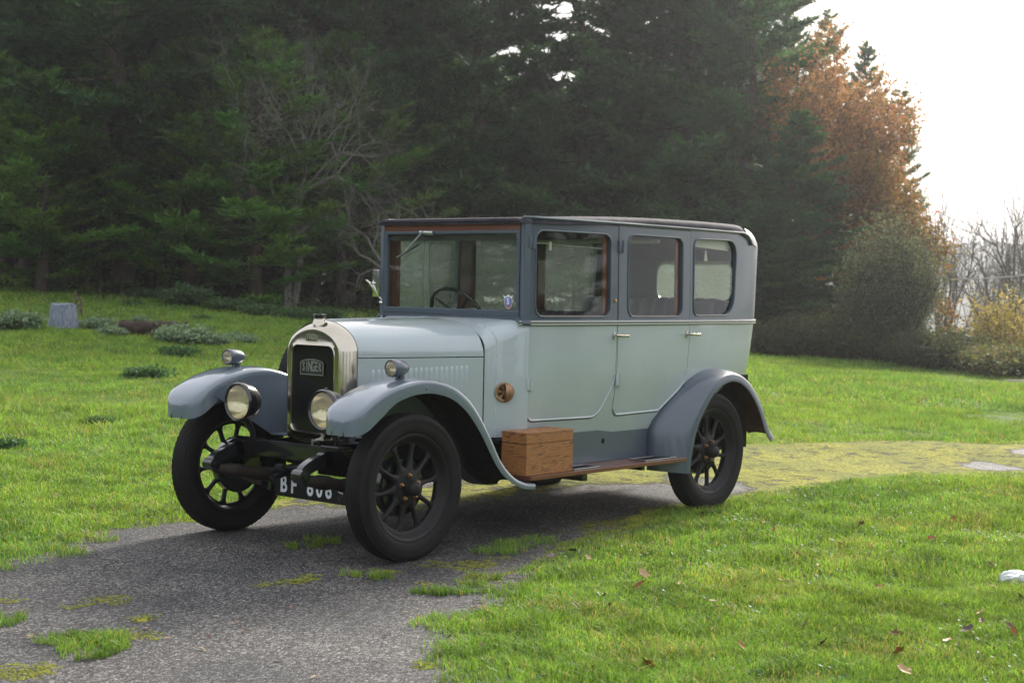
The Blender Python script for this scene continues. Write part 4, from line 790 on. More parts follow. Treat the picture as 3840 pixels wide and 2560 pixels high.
b = MB(); b.box((X0+.02, -.545, 1.70), (X0+.04, .545, 1.80)); b.obj('header_rail', M['trim'], car, smooth=False)
b = MB(); b.box((X0-.006, -.57, 1.2365), (X0+.02, .57, 1.2605), .004); b.obj('windscreen_sill', M['dark'], car, smooth=False)
# wiper with its little motor, above the driver's side
b = MB(); b.tube([(1.05, .118, 1.745), (1.05, .195, 1.748)], .013, 12); wp = b.obj('wiper_motor', M['alu'], car)
b = MB(); b.tube([(1.04, .20, 1.750), (1.045, .345, 1.638)], [.006, .0025], 6); b.tube([(1.035, .195, 1.75), (1.035, .215, 1.75)], .009, 10); b.obj('wiper_arm', M['alu'], wp)
b = MB(); b.tube([(1.052, .425, 1.594), (1.052, .235, 1.678)], .0055, 6); b.obj('wiper_blade', M['black'], wp)
# windscreen club badge
M['white'] = mat('white_ink', (.75, .78, .8), .5); M['red'] = mat('red_ink', (.42, .05, .06), .5); M['blue'] = mat('blue_ink', (.07, .24, .52), .5)
def oval(cy, cz, a_, b_, x, n=28): return [Vector((x, cy+a_*math.cos(2*math.pi*k/n), cz+b_*math.sin(2*math.pi*k/n))) for k in range(n)]
def flat(name, V, m_, parent, th=.0006): return mesh_obj(name, V, [list(range(len(V)))], m_, parent, smooth=False, solid=th, off=0)
bc = (-.459, 1.345); bx = X0-.001
bo = flat('club_badge', oval(bc[0], bc[1], .030, .040, bx), M['white'], wf)
flat('badge_ring', oval(bc[0], bc[1], .0275, .037, bx-.001), M['red'], bo); flat('badge_field', oval(bc[0], bc[1]+.001, .0205, .029, bx-.002), M['blue'], bo)
wing = [(bc[0]-.012, 1.372), (bc[0]-.041, 1.384), (bc[0]-.034, 1.376), (bc[0]-.026, 1.364), (bc[0], 1.375), (bc[0]+.026, 1.364), (bc[0]+.034, 1.376), (bc[0]+.041, 1.384), (bc[0]+.012, 1.372), (bc[0], 1.388)]
mesh_obj('badge_wings', [Vector((bx-.003, a, c)) for a, c in wing]+[Vector((bx-.003, bc[0], 1.372))], [(0, 1, 2), (0, 2, 3), (0, 3, 4), (0, 4, 10), (10, 4, 8), (4, 5, 8), (5, 6, 8), (6, 7, 8), (0, 10, 9), (10, 8, 9)], M['white'], bo, smooth=False)
def text_obj(name, s, size, m_, parent, M4, ext=.001, sx=1.0, bold=0.0, bev=0):
    cu = bpy.data.curves.new(name, 'FONT'); cu.body = s; cu.size = size; cu.extrude = ext; cu.align_x = 'CENTER'; cu.align_y = 'CENTER'; cu.offset = bold; cu.bevel_depth = bev; cu.resolution_u = 5
    t = bpy.data.objects.new(name, cu); C.objects.link(t); bpy.context.view_layer.update()
    me = bpy.data.meshes.new_from_object(t.evaluated_get(bpy.context.evaluated_depsgraph_get())); bpy.data.objects.remove(t)
    for v in me.vertices: v.co = M4 @ Vector((v.co.x*sx, v.co.y, v.co.z))
    me.name = name; me.materials.clear(); me.materials.append(m_); o = bpy.data.objects.new(name, me); C.objects.link(o)
    if parent: o.parent = parent
    return o
def frontal(x, y, z):      # text plane facing forward (-x): text runs towards -y
    return Matrix(((0, 0, -1, x), (-1, 0, 0, y), (0, 1, 0, z), (0, 0, 0, 1)))
text_obj('badge_letter', 'S', .048, M['white'], bo, frontal(bx-.0035, bc[0], bc[1]+.001), .0004, .9, .0006)

# --- roof
def roof_rows():
    S_ = [1.045, 1.05, 1.07, 1.10]+list(np.arange(1.2, 3.34, .1))+[3.34, 3.40, 3.46, 3.52]+list(np.linspace(3.58, SMAX, 12)); rows = []
    for s in S_:
        s_ = max(s, 1.062)
        u, v = side(s_, 1.80)[:2]; u0, v0 = plan(s_-.01); u1, v1 = plan(min(s_+.01, SMAX)); t = Vector((u1-u0, v1-v0, 0)).normalized(); n = Vector((t.y, -t.x, 0))
        k = float(sm(s, 3.20, 3.75)); r = .045*(1-k)+.17*k; top = interp([(1.04, 1.832), (1.2, 1.838), (1.75, 1.862), (2.26, 1.880), (2.9, 1.887), (3.4, 1.886), (4, 1.882)], s)
        w0 = top-r if s > 1.2 else 1.80
        if 1.2 < s < 3.34: w0 = min(w0, 1.834)
        if s < 1.12: w0 = 1.797
        out = .016*(1-k); row = []
        p0 = Vector((u, v, 0))+n*out
        for a in np.linspace(0, math.pi/2, 7):
            d = r*(1-math.cos(a)); row.append(Vector((p0.x-n.x*d, p0.y-n.y*d, w0+(top-w0)*math.sin(a))))
        e = row[-1]; uc = min(e.x, 3.30+max(0, (s-3.3))*.12)
        for q in (.2, .45, .7, 1):
            rise = .018*(1-(1-q)**2)*float(sm(s, 1.3, 2.2))
            row.append(Vector((e.x+(uc-e.x)*q, e.y*(1-q), top+rise)))
        if s < 1.05: row = [Vector((1.035, p.y*.985, 1.80+(p.z-1.80)*.35)) for p in row]
        elif s < 1.06: row = [Vector((1.038, p.y*.995, p.z-.006*(p.z > 1.81))) for p in row]
        rows.append(row)
    return S_, rows
S_, rows = roof_rows(); cut = min(i for i, s in enumerate(S_) if s >= 3.40)
def both(rows): return [r+[Vector((p.x, -p.y, p.z)) for p in r[::-1][1:]] for r in rows]
b = MB(); rr = both(rows[:cut+1]); b.grid(rr, flip=True); b.grid([[p for p in rr[0]], [Vector((p.x+.03, p.y*.97, 1.797)) for p in rr[0]]]); b.obj('roof_covering', M['fabric'], car, solid=.008, inner=M['headlining'], angle=60)
b = MB(); b.grid([[p-Vector((0, 0, .002)) for p in r] for r in both(rows[cut:])], flip=True); b.obj('rear_roof_shell', M['dark'], car, solid=.01, inner=M['headlining'], angle=60)
b = MB(); b.tube([Vector(p)+Vector((0, 0, .003)) for p in both([rows[cut]])[0]], .006, 6); b.obj('roof_seam', M['fabric'], car)
b = MB(); b.tube([Vector((1.05, y, 1.80)) for y in np.linspace(-.56, .56, 8)], .007, 6); b.obj('roof_edge_piping', M['fabric'], car)

# --- radiator, bonnet, scuttle
def arch(u, hw, top, sh, bot, r_bot=0.0, n=9, flat_=.0):
    """right half cross-section from the bottom edge (y=-hw) up to the crown"""
    pts = [(-hw, bot), (-hw, bot+(sh-bot)*.5), (-hw, sh)]
    ctrl = [(-hw*a_, sh+(top-sh)*b_) for a_, b_ in ((1, 0), (.965, .22), (.885, .43), (.77, .60), (.62, .75), (.41, .89), (.2, .97), (0, 1))]
    pts += [tuple(p) for p in catmull(ctrl, 3)[1:]]
    return [Vector((u, y, z)) for y, z in pts]
def mirror_row(r): return r+[Vector((p.x, -p.y, p.z)) for p in r[::-1][1:]]
shell = [(.062, .264, 1.229, 1.065, .60), (.050, .262, 1.229, 1.065, .60), (.02, .243, 1.212, 1.062, .60), (-.004, .222, 1.198, 1.06, .602), (-.017, .200, 1.182, 1.055, .605)]
def ring(u, hw, top, sh, bot, g=0):
    a = arch(u, hw, top, sh, bot+.05)[::-1]      # crown -> side bottom
    rb = .05
    for t in np.linspace(0, math.pi/2, 5)[1:]: a.append(Vector((u, -hw+rb*(1-math.cos(t)), bot+.05-rb*math.sin(t)-(.0))))
    a.append(Vector((u, -hw*.4, bot-.006))); a.append(Vector((u, 0, bot-.008)))
    full = a+[Vector((p.x, -p.y, p.z)) for p in a[::-1][1:-1]]
    return full
bots = [.560, .560, .562, .568, .582]
rows = [ring(u, hw, top, sh, bt) for (u, hw, top, sh, _), bt in zip(shell, bots)]
nring = len(rows[0])
# grille opening sampled by angle to match the ring
gop = rpoly([(-.170, .617, .045), (.170, .617, .045), (.170, 1.093, .05), (-.170, 1.093, .05)], 8)
def ray_poly(P, c, d):
    best = None
    for i in range(len(P)):
        a = np.array(P[i])-c; e = np.array(P[(i+1) % len(P)])-np.array(P[i]); den = d[0]*e[1]-d[1]*e[0]
        if abs(den) < 1e-12: continue
        t = (a[0]*e[1]-a[1]*e[0])/den; q = (a[0]*d[1]-a[1]*d[0])/den
        if t > 0 and -1e-6 <= q <= 1+1e-6 and (best is None or t > best): best = t
    return c+d*best
cc = np.array([0, .87]); go = []
for p in rows[-1]:
    d = np.array([p.y, p.z])-cc; d = d/np.linalg.norm(d); q = ray_poly(gop, cc, d); go.append(Vector((-.0175, q[0], q[1])))
r5 = rows[-1]; rows.append([p.lerp(q, .08) for p, q in zip(r5, go)]); rows.append([p.lerp(q, .9) for p, q in zip(r5, go)])
rows.append([Vector((-.022, p.y, p.z)) for p in go]); rows.append([Vector((-.014, cc[0]+(p.y-cc[0])*.975, cc[1]+(p.z-cc[1])*.985)) for p in go]); rows.append([Vector((.01, cc[0]+(p.y-cc[0])*.97, cc[1]+(p.z-cc[1])*.98)) for p in go])
b = MB(); b.grid(rows, closed=True, flip=True); rad = b.obj('radiator_shell', M['nickel'], car, angle=50)
m = bpy.data.materials.new('radiator_core'); m.use_nodes = True; p = m.node_tree.nodes['Principled BSDF']; M['core'] = m
p.inputs['Base Color'].default_value = (.012, .012, .014, 1); p.inputs['Roughness'].default_value = .35; p.inputs['Metallic'].default_value = .3
b = MB(); b.box((.004, -.168, .62), (.012, .168, 1.09)); b.obj('radiator_core', M['core'], rad, smooth=False)
# mesh of the grille: two crossing sets of fine bars
b = MB(); st_ = .0105
for dirn in (1, -1):
    for k in range(-70, 71):
        c0 = k*st_*1.35; seg = []
        y0, y1 = -.168, .168; z0 = .87+c0+dirn*y0*1.25; z1 = .87+c0+dirn*y1*1.25
        lo, hi = .62, 1.09
        def cl(y, z, y2, z2):
            if z == z2: return y, z
            if z < lo: t = (lo-z)/(z2-z); return y+(y2-y)*t, lo
            if z > hi: t = (hi-z)/(z2-z); return y+(y2-y)*t, hi
            return y, z
        if max(z0, z1) < lo or min(z0, z1) > hi: continue
        a_, b_ = cl(y0, z0, y1, z1), cl(y1, z1, y0, z0); x = -.002 if dirn > 0 else .001
        b.tube([(x, a_[0], a_[1]), (x, b_[0], b_[1])], .0016, 3, cap=False)
b.obj('grille_mesh', M['black'], rad, smooth=False, fixn=False)
# name plates
def nameplate(cy, cz, wd, ht, x, mt, ts, th=.004):
    top = [(cy+wd/2*math.cos(t), cz+ht*.22+ht*.28*math.sin(t)) for t in np.linspace(0, math.pi, 11)]
    outl = [(cy-wd/2, cz-ht/2), ]+[(cy-wd/2, cz-ht/2)][:0]+[(cy+wd/2, cz-ht/2)]+top
    V = [Vector((x, a, c)) for a, c in outl]; o = mesh_obj('name_plate', V, [list(range(len(V)))[::-1]], mt, rad, smooth=False, solid=th, off=0)
    e = MB(); e.tube([Vector((x-th*.6, a, c)) for a, c in outl], ht*.035, 5, closed=True); e.obj('plate_rim', M['alu'], o)
    let = 'SINGER'; n = len(let)
    for i, ch in enumerate(let):
        t = (i-(n-1)/2)/(n/2); y = cy-t*wd*.43; hgt = ht*(.98-.28*t*t)
        text_obj('plate_letter', ch, hgt*1.02, M['alu'], o, frontal(x-th*.8, y, cz-ht*.03+ht*.05*(1-t*t)), th*.35, .50 if ch != 'I' else .6, ht*.010)
    return o
M['plated'] = mat('nameplate_dark', (.05, .05, .055), .35, metal=.6)
nameplate(.010, .973, .180, .083, -.012, M['plated'], .05)
nameplate(.012, 1.134, .082, .038, -.0195, M['nickel'], .02, .0015)
b = MB(); b.lathe([(1.185, .038), (1.218, .038), (1.224, .033), (1.232, .032), (1.236, .028), (1.240, .028)], 28, (.028, 0, 0), 'z'); cap = b.obj('filler_neck', M['nickel'], rad)
b = MB(); b.lathe([(1.238, .024), (1.240, .031), (1.250, .036), (1.259, .036), (1.262, .032), (1.262, 0)], 10, (.028, 0, 0), 'z'); b.obj('radiator_cap', M['black'], rad, angle=20)
b = MB(); b.tube([(-.012, -.045, .578), (-.055, -.045, .570)], .010, 8); b.tube([(-.05, -.045, .585), (-.05, -.045, .552)], .006, 8); b.obj('drain_tap', M['alu'], rad)
# bonnet: top panels and louvred sides
def bsec(u, t, bot=.66):
    hw = .262+(.463-.262)*t; top = 1.2275+.0145*t; sh = 1.065-.03*t*0; return arch(u, hw, top, sh, bot)
bt = [0, .12, .25, .4, .55, .7, .85, 1.0]; bu = [.066+(.862-.066)*t for t in bt]; SEAM = 1.032
def arch2(u, t):
    hw = .262+(.462-.262)*t**.9 if t > 0 else .262; top = 1.2275+.0145*t; a0 = -hw
    F1 = [(1, SEAM+.002), (1, 1.065), (.965, 1.10), (.885, 1.136), (.77, 1.163), (.62, 1.188), (.41, 1.210), (.2, 1.223), (0, 1.2275)]; R1 = [(1, SEAM+.002), (.992, 1.07), (.96, 1.108), (.915, 1.145), (.84, 1.177), (.71, 1.208), (.47, 1.228), (.23, 1.238), (0, 1.242)]
    ctrl = [(-hw*(a[0]+(c[0]-a[0])*t**.8), a[1]+(c[1]-a[1])*t**.8) for a, c in zip(F1, R1)]
    return [Vector((u, y, z)) for y, z in catmull(ctrl, 5)]
b = MB(); b.grid([mirror_row(arch2(u, t)) for u, t in zip(bu, bt)], flip=False); bon = b.obj('bonnet', M['light'], car, solid=.004, off=-1, angle=60)
b = MB(); b.tube([(u, 0, 1.2275+.0145*t+.002) for u, t in zip(bu, bt)], .006, 6); b.obj('bonnet_hinge', M['light'], bon)
b = MB(); b.tube([p+Vector((0, 0, 0)) for p in mirror_row(arch2(.069, .004))], .0035, 5); b.tube([p for p in mirror_row(arch2(.864, 1.0))], .003, 5); b.obj('bonnet_edge', M['under'], bon)
hwl = lambda t: .262+(.462-.262)*t**.9 if t > 0 else .262
for sg in (-1, 1):
    rows = []
    for u, t in zip(bu, bt): rows.append([Vector((u, sg*hwl(t), z)) for z in (.60, .70, .8, .9, SEAM-.003)])
    b = MB(); b.grid(rows, flip=(sg > 0)); bs = b.obj('bonnet_side', M['light'], car, solid=.004, off=-1)
    b = MB()
    for k in range(19):
        u = .155+k*(.748-.155)/18; t = (u-.066)/.796; y = sg*hwl(t); zt = .972+.016*k/18; zb = .76
        sec = []
        for (du, o_) in ((-.0115, 0), (-.008, .0075), (.001, .0105), (.006, .009), (.0075, 0)): sec.append((du, o_))
        R0 = []
        for z in (zb, zt-.03, zt-.012, zt-.003, zt):
            f = 1 if z < zt-.02 else .8 if z < zt-.006 else .4 if z < zt else 0
            R0.append([Vector((u+du, y+sg*(o_*f-.0005)+sg*du*.25, z)) for du, o_ in sec])
        b.grid(R0, flip=(sg < 0))
    b.obj('louvres', M['light'], bs, angle=50)
    b = MB()
    for u, z in ((.10, SEAM+.02), (.10, SEAM-.02), (.835, SEAM+.014), (.835, SEAM-.018), (.86, .9)):
        t = min(1, (u-.066)/.796); b.lathe([(0, .005), (.0025*sg, .004), (.004*sg, .0)], 8, (u, sg*(hwl(t)+.0015), z))
    b.obj('rivets', M['light'], bs)
# scuttle: from the bonnet to the windscreen
def lerp_rows(A_, B_, t): return [a.lerp(b_, t) for a, b_ in zip(A_, B_)]
def scsec(u, hw, top, shz, r):
    pts = [(-hw, .57), (-hw, .8), (-hw, shz-r)]
    for a in np.linspace(0, math.pi/2, 8)[1:]: pts.append((-hw+r*1.6*(1-math.cos(a)), shz-r+(r)*math.sin(a)))
    e = pts[-1]
    for q in (.2, .45, .7, 1): pts.append((e[0]*(1-q), e[1]+(top-e[1])*(1-(1-q)**2)))
    return [Vector((u, y, z)) for y, z in pts]
secs = [scsec(.870, .464, 1.243, 1.200, .13), scsec(.90, .470, 1.243, 1.203, .125), scsec(.935, .484, 1.244, 1.21, .115), scsec(.98, .516, 1.244, 1.218, .10), scsec(1.02, .546, 1.244, 1.226, .085), scsec(1.05, .568, 1.244, 1.232, .07), scsec(1.085, .590, 1.244, 1.236, .055), scsec(1.10, .597, 1.244, 1.237, .055)]
sct = secs[:6]
b = MB(); b.grid([mirror_row(r) for r in secs], flip=False); M['piping'] = mat('seam_piping', (.42, .47, .46), .6, noise=.35, nscale=90); scu = b.obj('scuttle', M['light'], car, solid=.006, angle=60)
for sg in (1, -1):
    r = [p for p in scsec(.945, .492, 1.2445, 1.212, .112) if True][:9]
    b = MB(); pts = [Vector((p.x, p.y*sg*(1)-.001*sg, p.z+.001)) for p in r]; b.tube(catmull([tuple(p+Vector((-.003, 0, .002))) for p in pts], 4), .0042, 5); b.obj('piping', M['piping'], scu)
    # rounded end of the waist moulding
    b = MB(); b.tube([(1.04, -.548*sg, 1.243), (1.052, -.568*sg, 1.232), (1.07, -.590*sg, 1.226), (1.10, -.606*sg, 1.226)], [.006, .011, .014, .016], 8); b.obj('moulding_end', M['dark'], scu)
# round ventilator on the scuttle side
vc = Vector((.978, -.527, .828)); vn = Vector((.56, -.83, 0)).normalized() if False else Vector((-.56, -.83, 0)).normalized(); vt = Vector((-vn.y, vn.x, 0)); vt = vt if vt.x > 0 else -vt
MV = Matrix((( vt.x, -vn.x, 0, vc.x), (vt.y, -vn.y, 0, vc.y), (0, 0, 1, vc.z), (0, 0, 0, 1)))
b = MB(); b.lathe([(0, .058), (-.004, .0575), (-.006, .050), (-.005, .046), (-.004, .044), (-.004, 0)], 36); b.xf(MV); ven = b.obj('scuttle_vent', M['bronze'], car, angle=30)
b = MB()
for k in range(6):
    t = k*math.pi/3+.3; b.add([(math.cos(t+d)*r, -.0052, math.sin(t+d)*r) for r, d in ((.012, -.2), (.040, -.26), (.040, .26), (.012, .2))], [(0, 1, 2, 3)])
b.xf(MV); b.obj('vent_slots', M['under'], ven, smooth=False)
rows = []
for a in np.linspace(0, math.pi/2, 8):
    rows.append([Vector((.050*math.cos(t)*math.cos(0), 0, .050*math.sin(t))) if False else Vector((.052*math.cos(t)*(1 if True else 0)*math.sin(a)+0, -.004-.034*math.cos(a)*math.cos(t), .052*math.sin(t))) for t in np.linspace(-math.pi/2, math.pi/2, 14)])
b = MB(); b.grid(rows); b.xf(MV); b.obj('vent_cowl', M['bronze'], ven, solid=.002)
b = MB()
for t in (.8, 2.4, 3.6, 5.4): b.lathe([(-.005, .004), (-.008, .003), (-.009, 0)], 8, (.053*math.cos(t), 0, .053*math.sin(t)))
b.xf(MV); b.obj('vent_screws', M['alu'], ven)

# --- front wings
crown = [(-.434, .742), (-.424, .764), (-.400, .795), (-.352, .832), (-.285, .869), (-.18, .910), (-.06, .936), (.05, .946), (.16, .936), (.28, .902), (.39, .838), (.47, .762), (.54, .675), (.60, .590), (.655, .505), (.72, .435), (.80, .378), (.885, .348), (.965, .338)]
loweg = [(-.433, .672), (-.424, .672), (-.400, .679), (-.345, .708), (-.262, .765), (-.165, .830), (-.055, .862), (.048, .872), (.15, .864), (.262, .832), (.362, .772), (.438, .700), (.507, .618), (.562, .540), (.620, .462), (.685, .398), (.775, .343), (.872, .309), (.962, .300)]
cw = catmull(crown, 6); lw = catmull(loweg, 6)
def wing_sections(sg):
    rows = []; m = len(cw)
    for i, (u, w_) in enumerate(cw):
        a = np.array(cw[max(0, i-1)]); c = np.array(cw[min(m-1, i+1)]); t = (c-a)/np.linalg.norm(c-a); n = np.array([-t[1], t[0]]); n = n+(np.array([0, 1])-n)*(1-float(sm(u, -.36, -.22)))
        lo = lw[i]; half = .1425*max(.30, (1-min(1, max(0, (-.335-u)/.101))**2.6)**(1/2.2)); mid = .6425; row = []
        cs = [(-1.0, 1), (-1.0, .62), (-1.0, .30), (-.985, -.026), (-.93, -.012), (-.75, -.004), (-.4, 0), (0, .002), (.4, 0), (.75, -.003), (.93, -.006), (.985, -.012), (1.003, -.024), (1.003, .40), (1.0, .70), (.99, 1)]
        for q, d in cs:
            y = mid+half*q
            if d > .2:
                nn1 = float(np.clip(n[1], 0, 1)); e = (u-n[0]*.024*nn1, w_-.024*max(nn1, .6)*float(np.clip((w_-lo[1])/.06, 0, 1))) ; P_ = (e[0]+(lo[0]-e[0])*d, e[1]+(lo[1]-e[1])*d)
            else: P_ = (u+n[0]*d, w_+n[1]*d)
            row.append(Vector((P_[0], -sg*y, P_[1])))
        rows.append(row)
    f0 = rows[0]; n1 = [Vector((p.x-.001, p.y, min(p.z, .703))) for p in f0]; n2 = [Vector((p.x+.001, p.y, min(p.z, .673))) for p in f0]
    return [n2, n1]+rows
for sg in (1, -1):
    rows = wing_sections(sg); b = MB(); b.grid(rows, flip=(sg < 0)); wg = b.obj('front_wing', M['fender'], car, solid=.004, off=-1, inner=M['under'], angle=50)
    # inner apron between the wing and the chassis
    ap = []
    for (u, w_) in cw:
        if u < -.29 or u > .95: continue
        if u < .07: bt_ = (.50+(.38-.50)*(u+.29)/.36, .80+(.568-.80)*(u+.29)/.36, 1)
        k = min(1, max(0, (u+.29)/.33)); top = Vector((u, -sg*.502, w_-.045)); low = Vector((max(u, -.29+.33*k), -sg*(.502-.12*k), min(w_-.05, .80-.232*k)))
        ap.append([top.lerp(low, q) for q in (0, .33, .66, 1)])
    b = MB(); b.grid(ap, flip=(sg < 0)); b.obj('wing_apron', M['dark'], wg, solid=.003)
    b = MB(); b.box((.02, -sg*.25, .575), (.6, -sg*.385, .581)); b.obj('apron_ledge', M['dark'], wg)
    b = MB()
    for u, w_, y in ((-.17, .845, .504), (.03, .87, .504), (-.005, .78, .49), (.0, .66, .44), (.12, .70, .45)):
        b.lathe([(0, .007), (.004*sg, .005), (.006*sg, 0)], 8, (u, -sg*(y-.006), w_))
    b.lathe([(0, .007), (-.004*sg, .005), (-.006*sg, 0)], 8, (.055, -sg*.786, .897)); b.obj('wing_bolts', M['dark'], wg)
    # side lamp on the wing
    L0 = Vector((-.012, -sg*.652, 1.000)); b = MB()
    b.lathe([(-.062, .040), (-.066, .043), (-.060, .046), (-.048, .047), (-.046, .044), (-.02, .045), (.015, .040), (.045, .028), (.062, .014), (.066, 0)], 28, L0, 'x'); sdl = b.obj('side_lamp', M['dark'], wg, angle=35)
    b = MB(); b.lathe([(-.060, .0395), (-.066, .034), (-.070, .02), (-.071, 0)], 24, L0, 'x'); b.obj('lens', M['lens'], sdl)
    b = MB(); b.lathe([(-.060, .039), (-.04, .032), (-.025, .018), (-.02, 0)], 24, L0, 'x'); b.obj('reflector', M['nickel'], sdl)
    b = MB(); b.tube([L0+Vector((.012, 0, -.035)), L0+Vector((.014, 0, -.058))], [.020, .018], 12); b.lathe([(-.062, .0), (-.060, .034), (-.056, .034), (-.054, .018)], 20, L0+Vector((.014, 0, 0)), 'z'); b.tube([L0+Vector((-.02, 0, -.06)), L0+Vector((-.02, 0, -.045))], .005, 6); b.obj('lamp_foot', M['dark'], sdl)
    # rear wing
    lip = [(2.470, .270), (2.482, .36), (2.52, .50), (2.575, .612), (2.645, .70), (2.735, .790), (2.84, .850), (2.94, .880), (3.02, .885), (3.12, .866), (3.22, .815), (3.31, .74), (3.385, .65), (3.44, .56), (3.485, .49), (3.54, .445)]
    inn = [(2.335, .285), (2.335, .40), (2.345, .56), (2.44, .665), (2.55, .745), (2.68, .830), (2.80, .882), (2.92, .902), (3.02, .905), (3.14, .886), (3.25, .83), (3.34, .76), (3.41, .66), (3.46, .57), (3.50, .50), (3.55, .45)]
    li, ii = catmull(lip, 3), catmull(inn, 3); m_ = len(li); rows = []
    for k in range(m_):
        a = np.array(li[max(0, k-1)]); c = np.array(li[min(m_-1, k+1)]); t = (c-a)/np.linalg.norm(c-a); n = np.array([-t[1], t[0]])
        L_ = np.array(li[k]); I_ = np.array(ii[k]); row = []; ex = 1+.9*(1-float(sm(L_[0], 2.55, 2.9)))
        yi = .574
        for q, bulge in [(q_, .015*math.sin(math.pi*q_**.8)**.8 if q_ < .99 else 0) for q_ in (0, .06, .13, .21, .3, .4, .5, .6, .7, .79, .87, .93, .97)]:
            P_ = I_+(L_-I_)*(q**ex)+n*(bulge*1.3); row.append(Vector((P_[0], -sg*(yi+(.785-yi)*q), P_[1])))
        P_ = L_-n*.008; row.append(Vector((P_[0], -sg*.786, P_[1]))); P_ = L_-n*.048; row.append(Vector((P_[0], -sg*.784, P_[1])))
        rows.append(row)
    b = MB(); b.grid(rows, flip=(sg < 0)); M['redox'] = M.get('redox') or mat('red_oxide', (.055, .022, .018), .7, noise=.3, nscale=12); b.obj('rear_wing', M['dark'], car, solid=.004, off=-1, inner=M['redox'], angle=50)
    b = MB(); b.tube([Vector((u, -sg*(.596 if u < 2.5 else .612), w_+.006)) for u, w_ in ii if .60 < w_ and u < 3.1], .006, 5); b.obj('wing_piping', M['dark'], car)
    # running board, treads, valance
    b = MB(); b.box((.915, -sg*.55, .350), (2.468, -sg*.790, .374), .003); rb = b.obj('running_board', M['wood'], car, smooth=False)
    b = MB(); b.box((.93, -sg*.60, .35), (2.3, -sg*.56, .345)); b.box((1.45, -sg*.3, .30), (1.50, -sg*.74, .348), .004); b.box((2.1, -sg*.3, .31), (2.14, -sg*.70, .348), .004); b.obj('board_bracket', M['black'], rb)
    b = MB(); b.box((.92, -sg*.566, .3745), (2.350, -sg*.578, .571), .004); vl = b.obj('valance', M['dark'], car, smooth=False)
    b = MB(); b.lathe([(0, .016), (-.003*sg, .015), (-.004*sg, .012), (-.003*sg, 0)], 20, (1.86, -sg*.578, .50)); b.obj('grommet', M['under'], vl)
    for u0, u1 in ((1.345, 1.60), (2.06, 2.40)) if sg > 0 else ((1.5, 1.8),):
        b = MB(); b.box((u0, -sg*.628, .3745), (u1, -sg*.758, .3765)); tp = b.obj('step_mat', M['rubber'], rb, smooth=False)
        b = MB(); e_ = .010
        for A2, B2 in (((u0, .628), (u1, .628+e_)), ((u0, .758-e_), (u1, .758)), ((u0, .638), (u0+e_, .748)), ((u1-e_, .638), (u1, .748))): b.box((A2[0], -sg*A2[1], .3765), (B2[0], -sg*B2[1], .3815), .001)
        for k in range(9):
            if k > 0: pass
        b.obj('step_frame', M['alu'], tp, smooth=False)
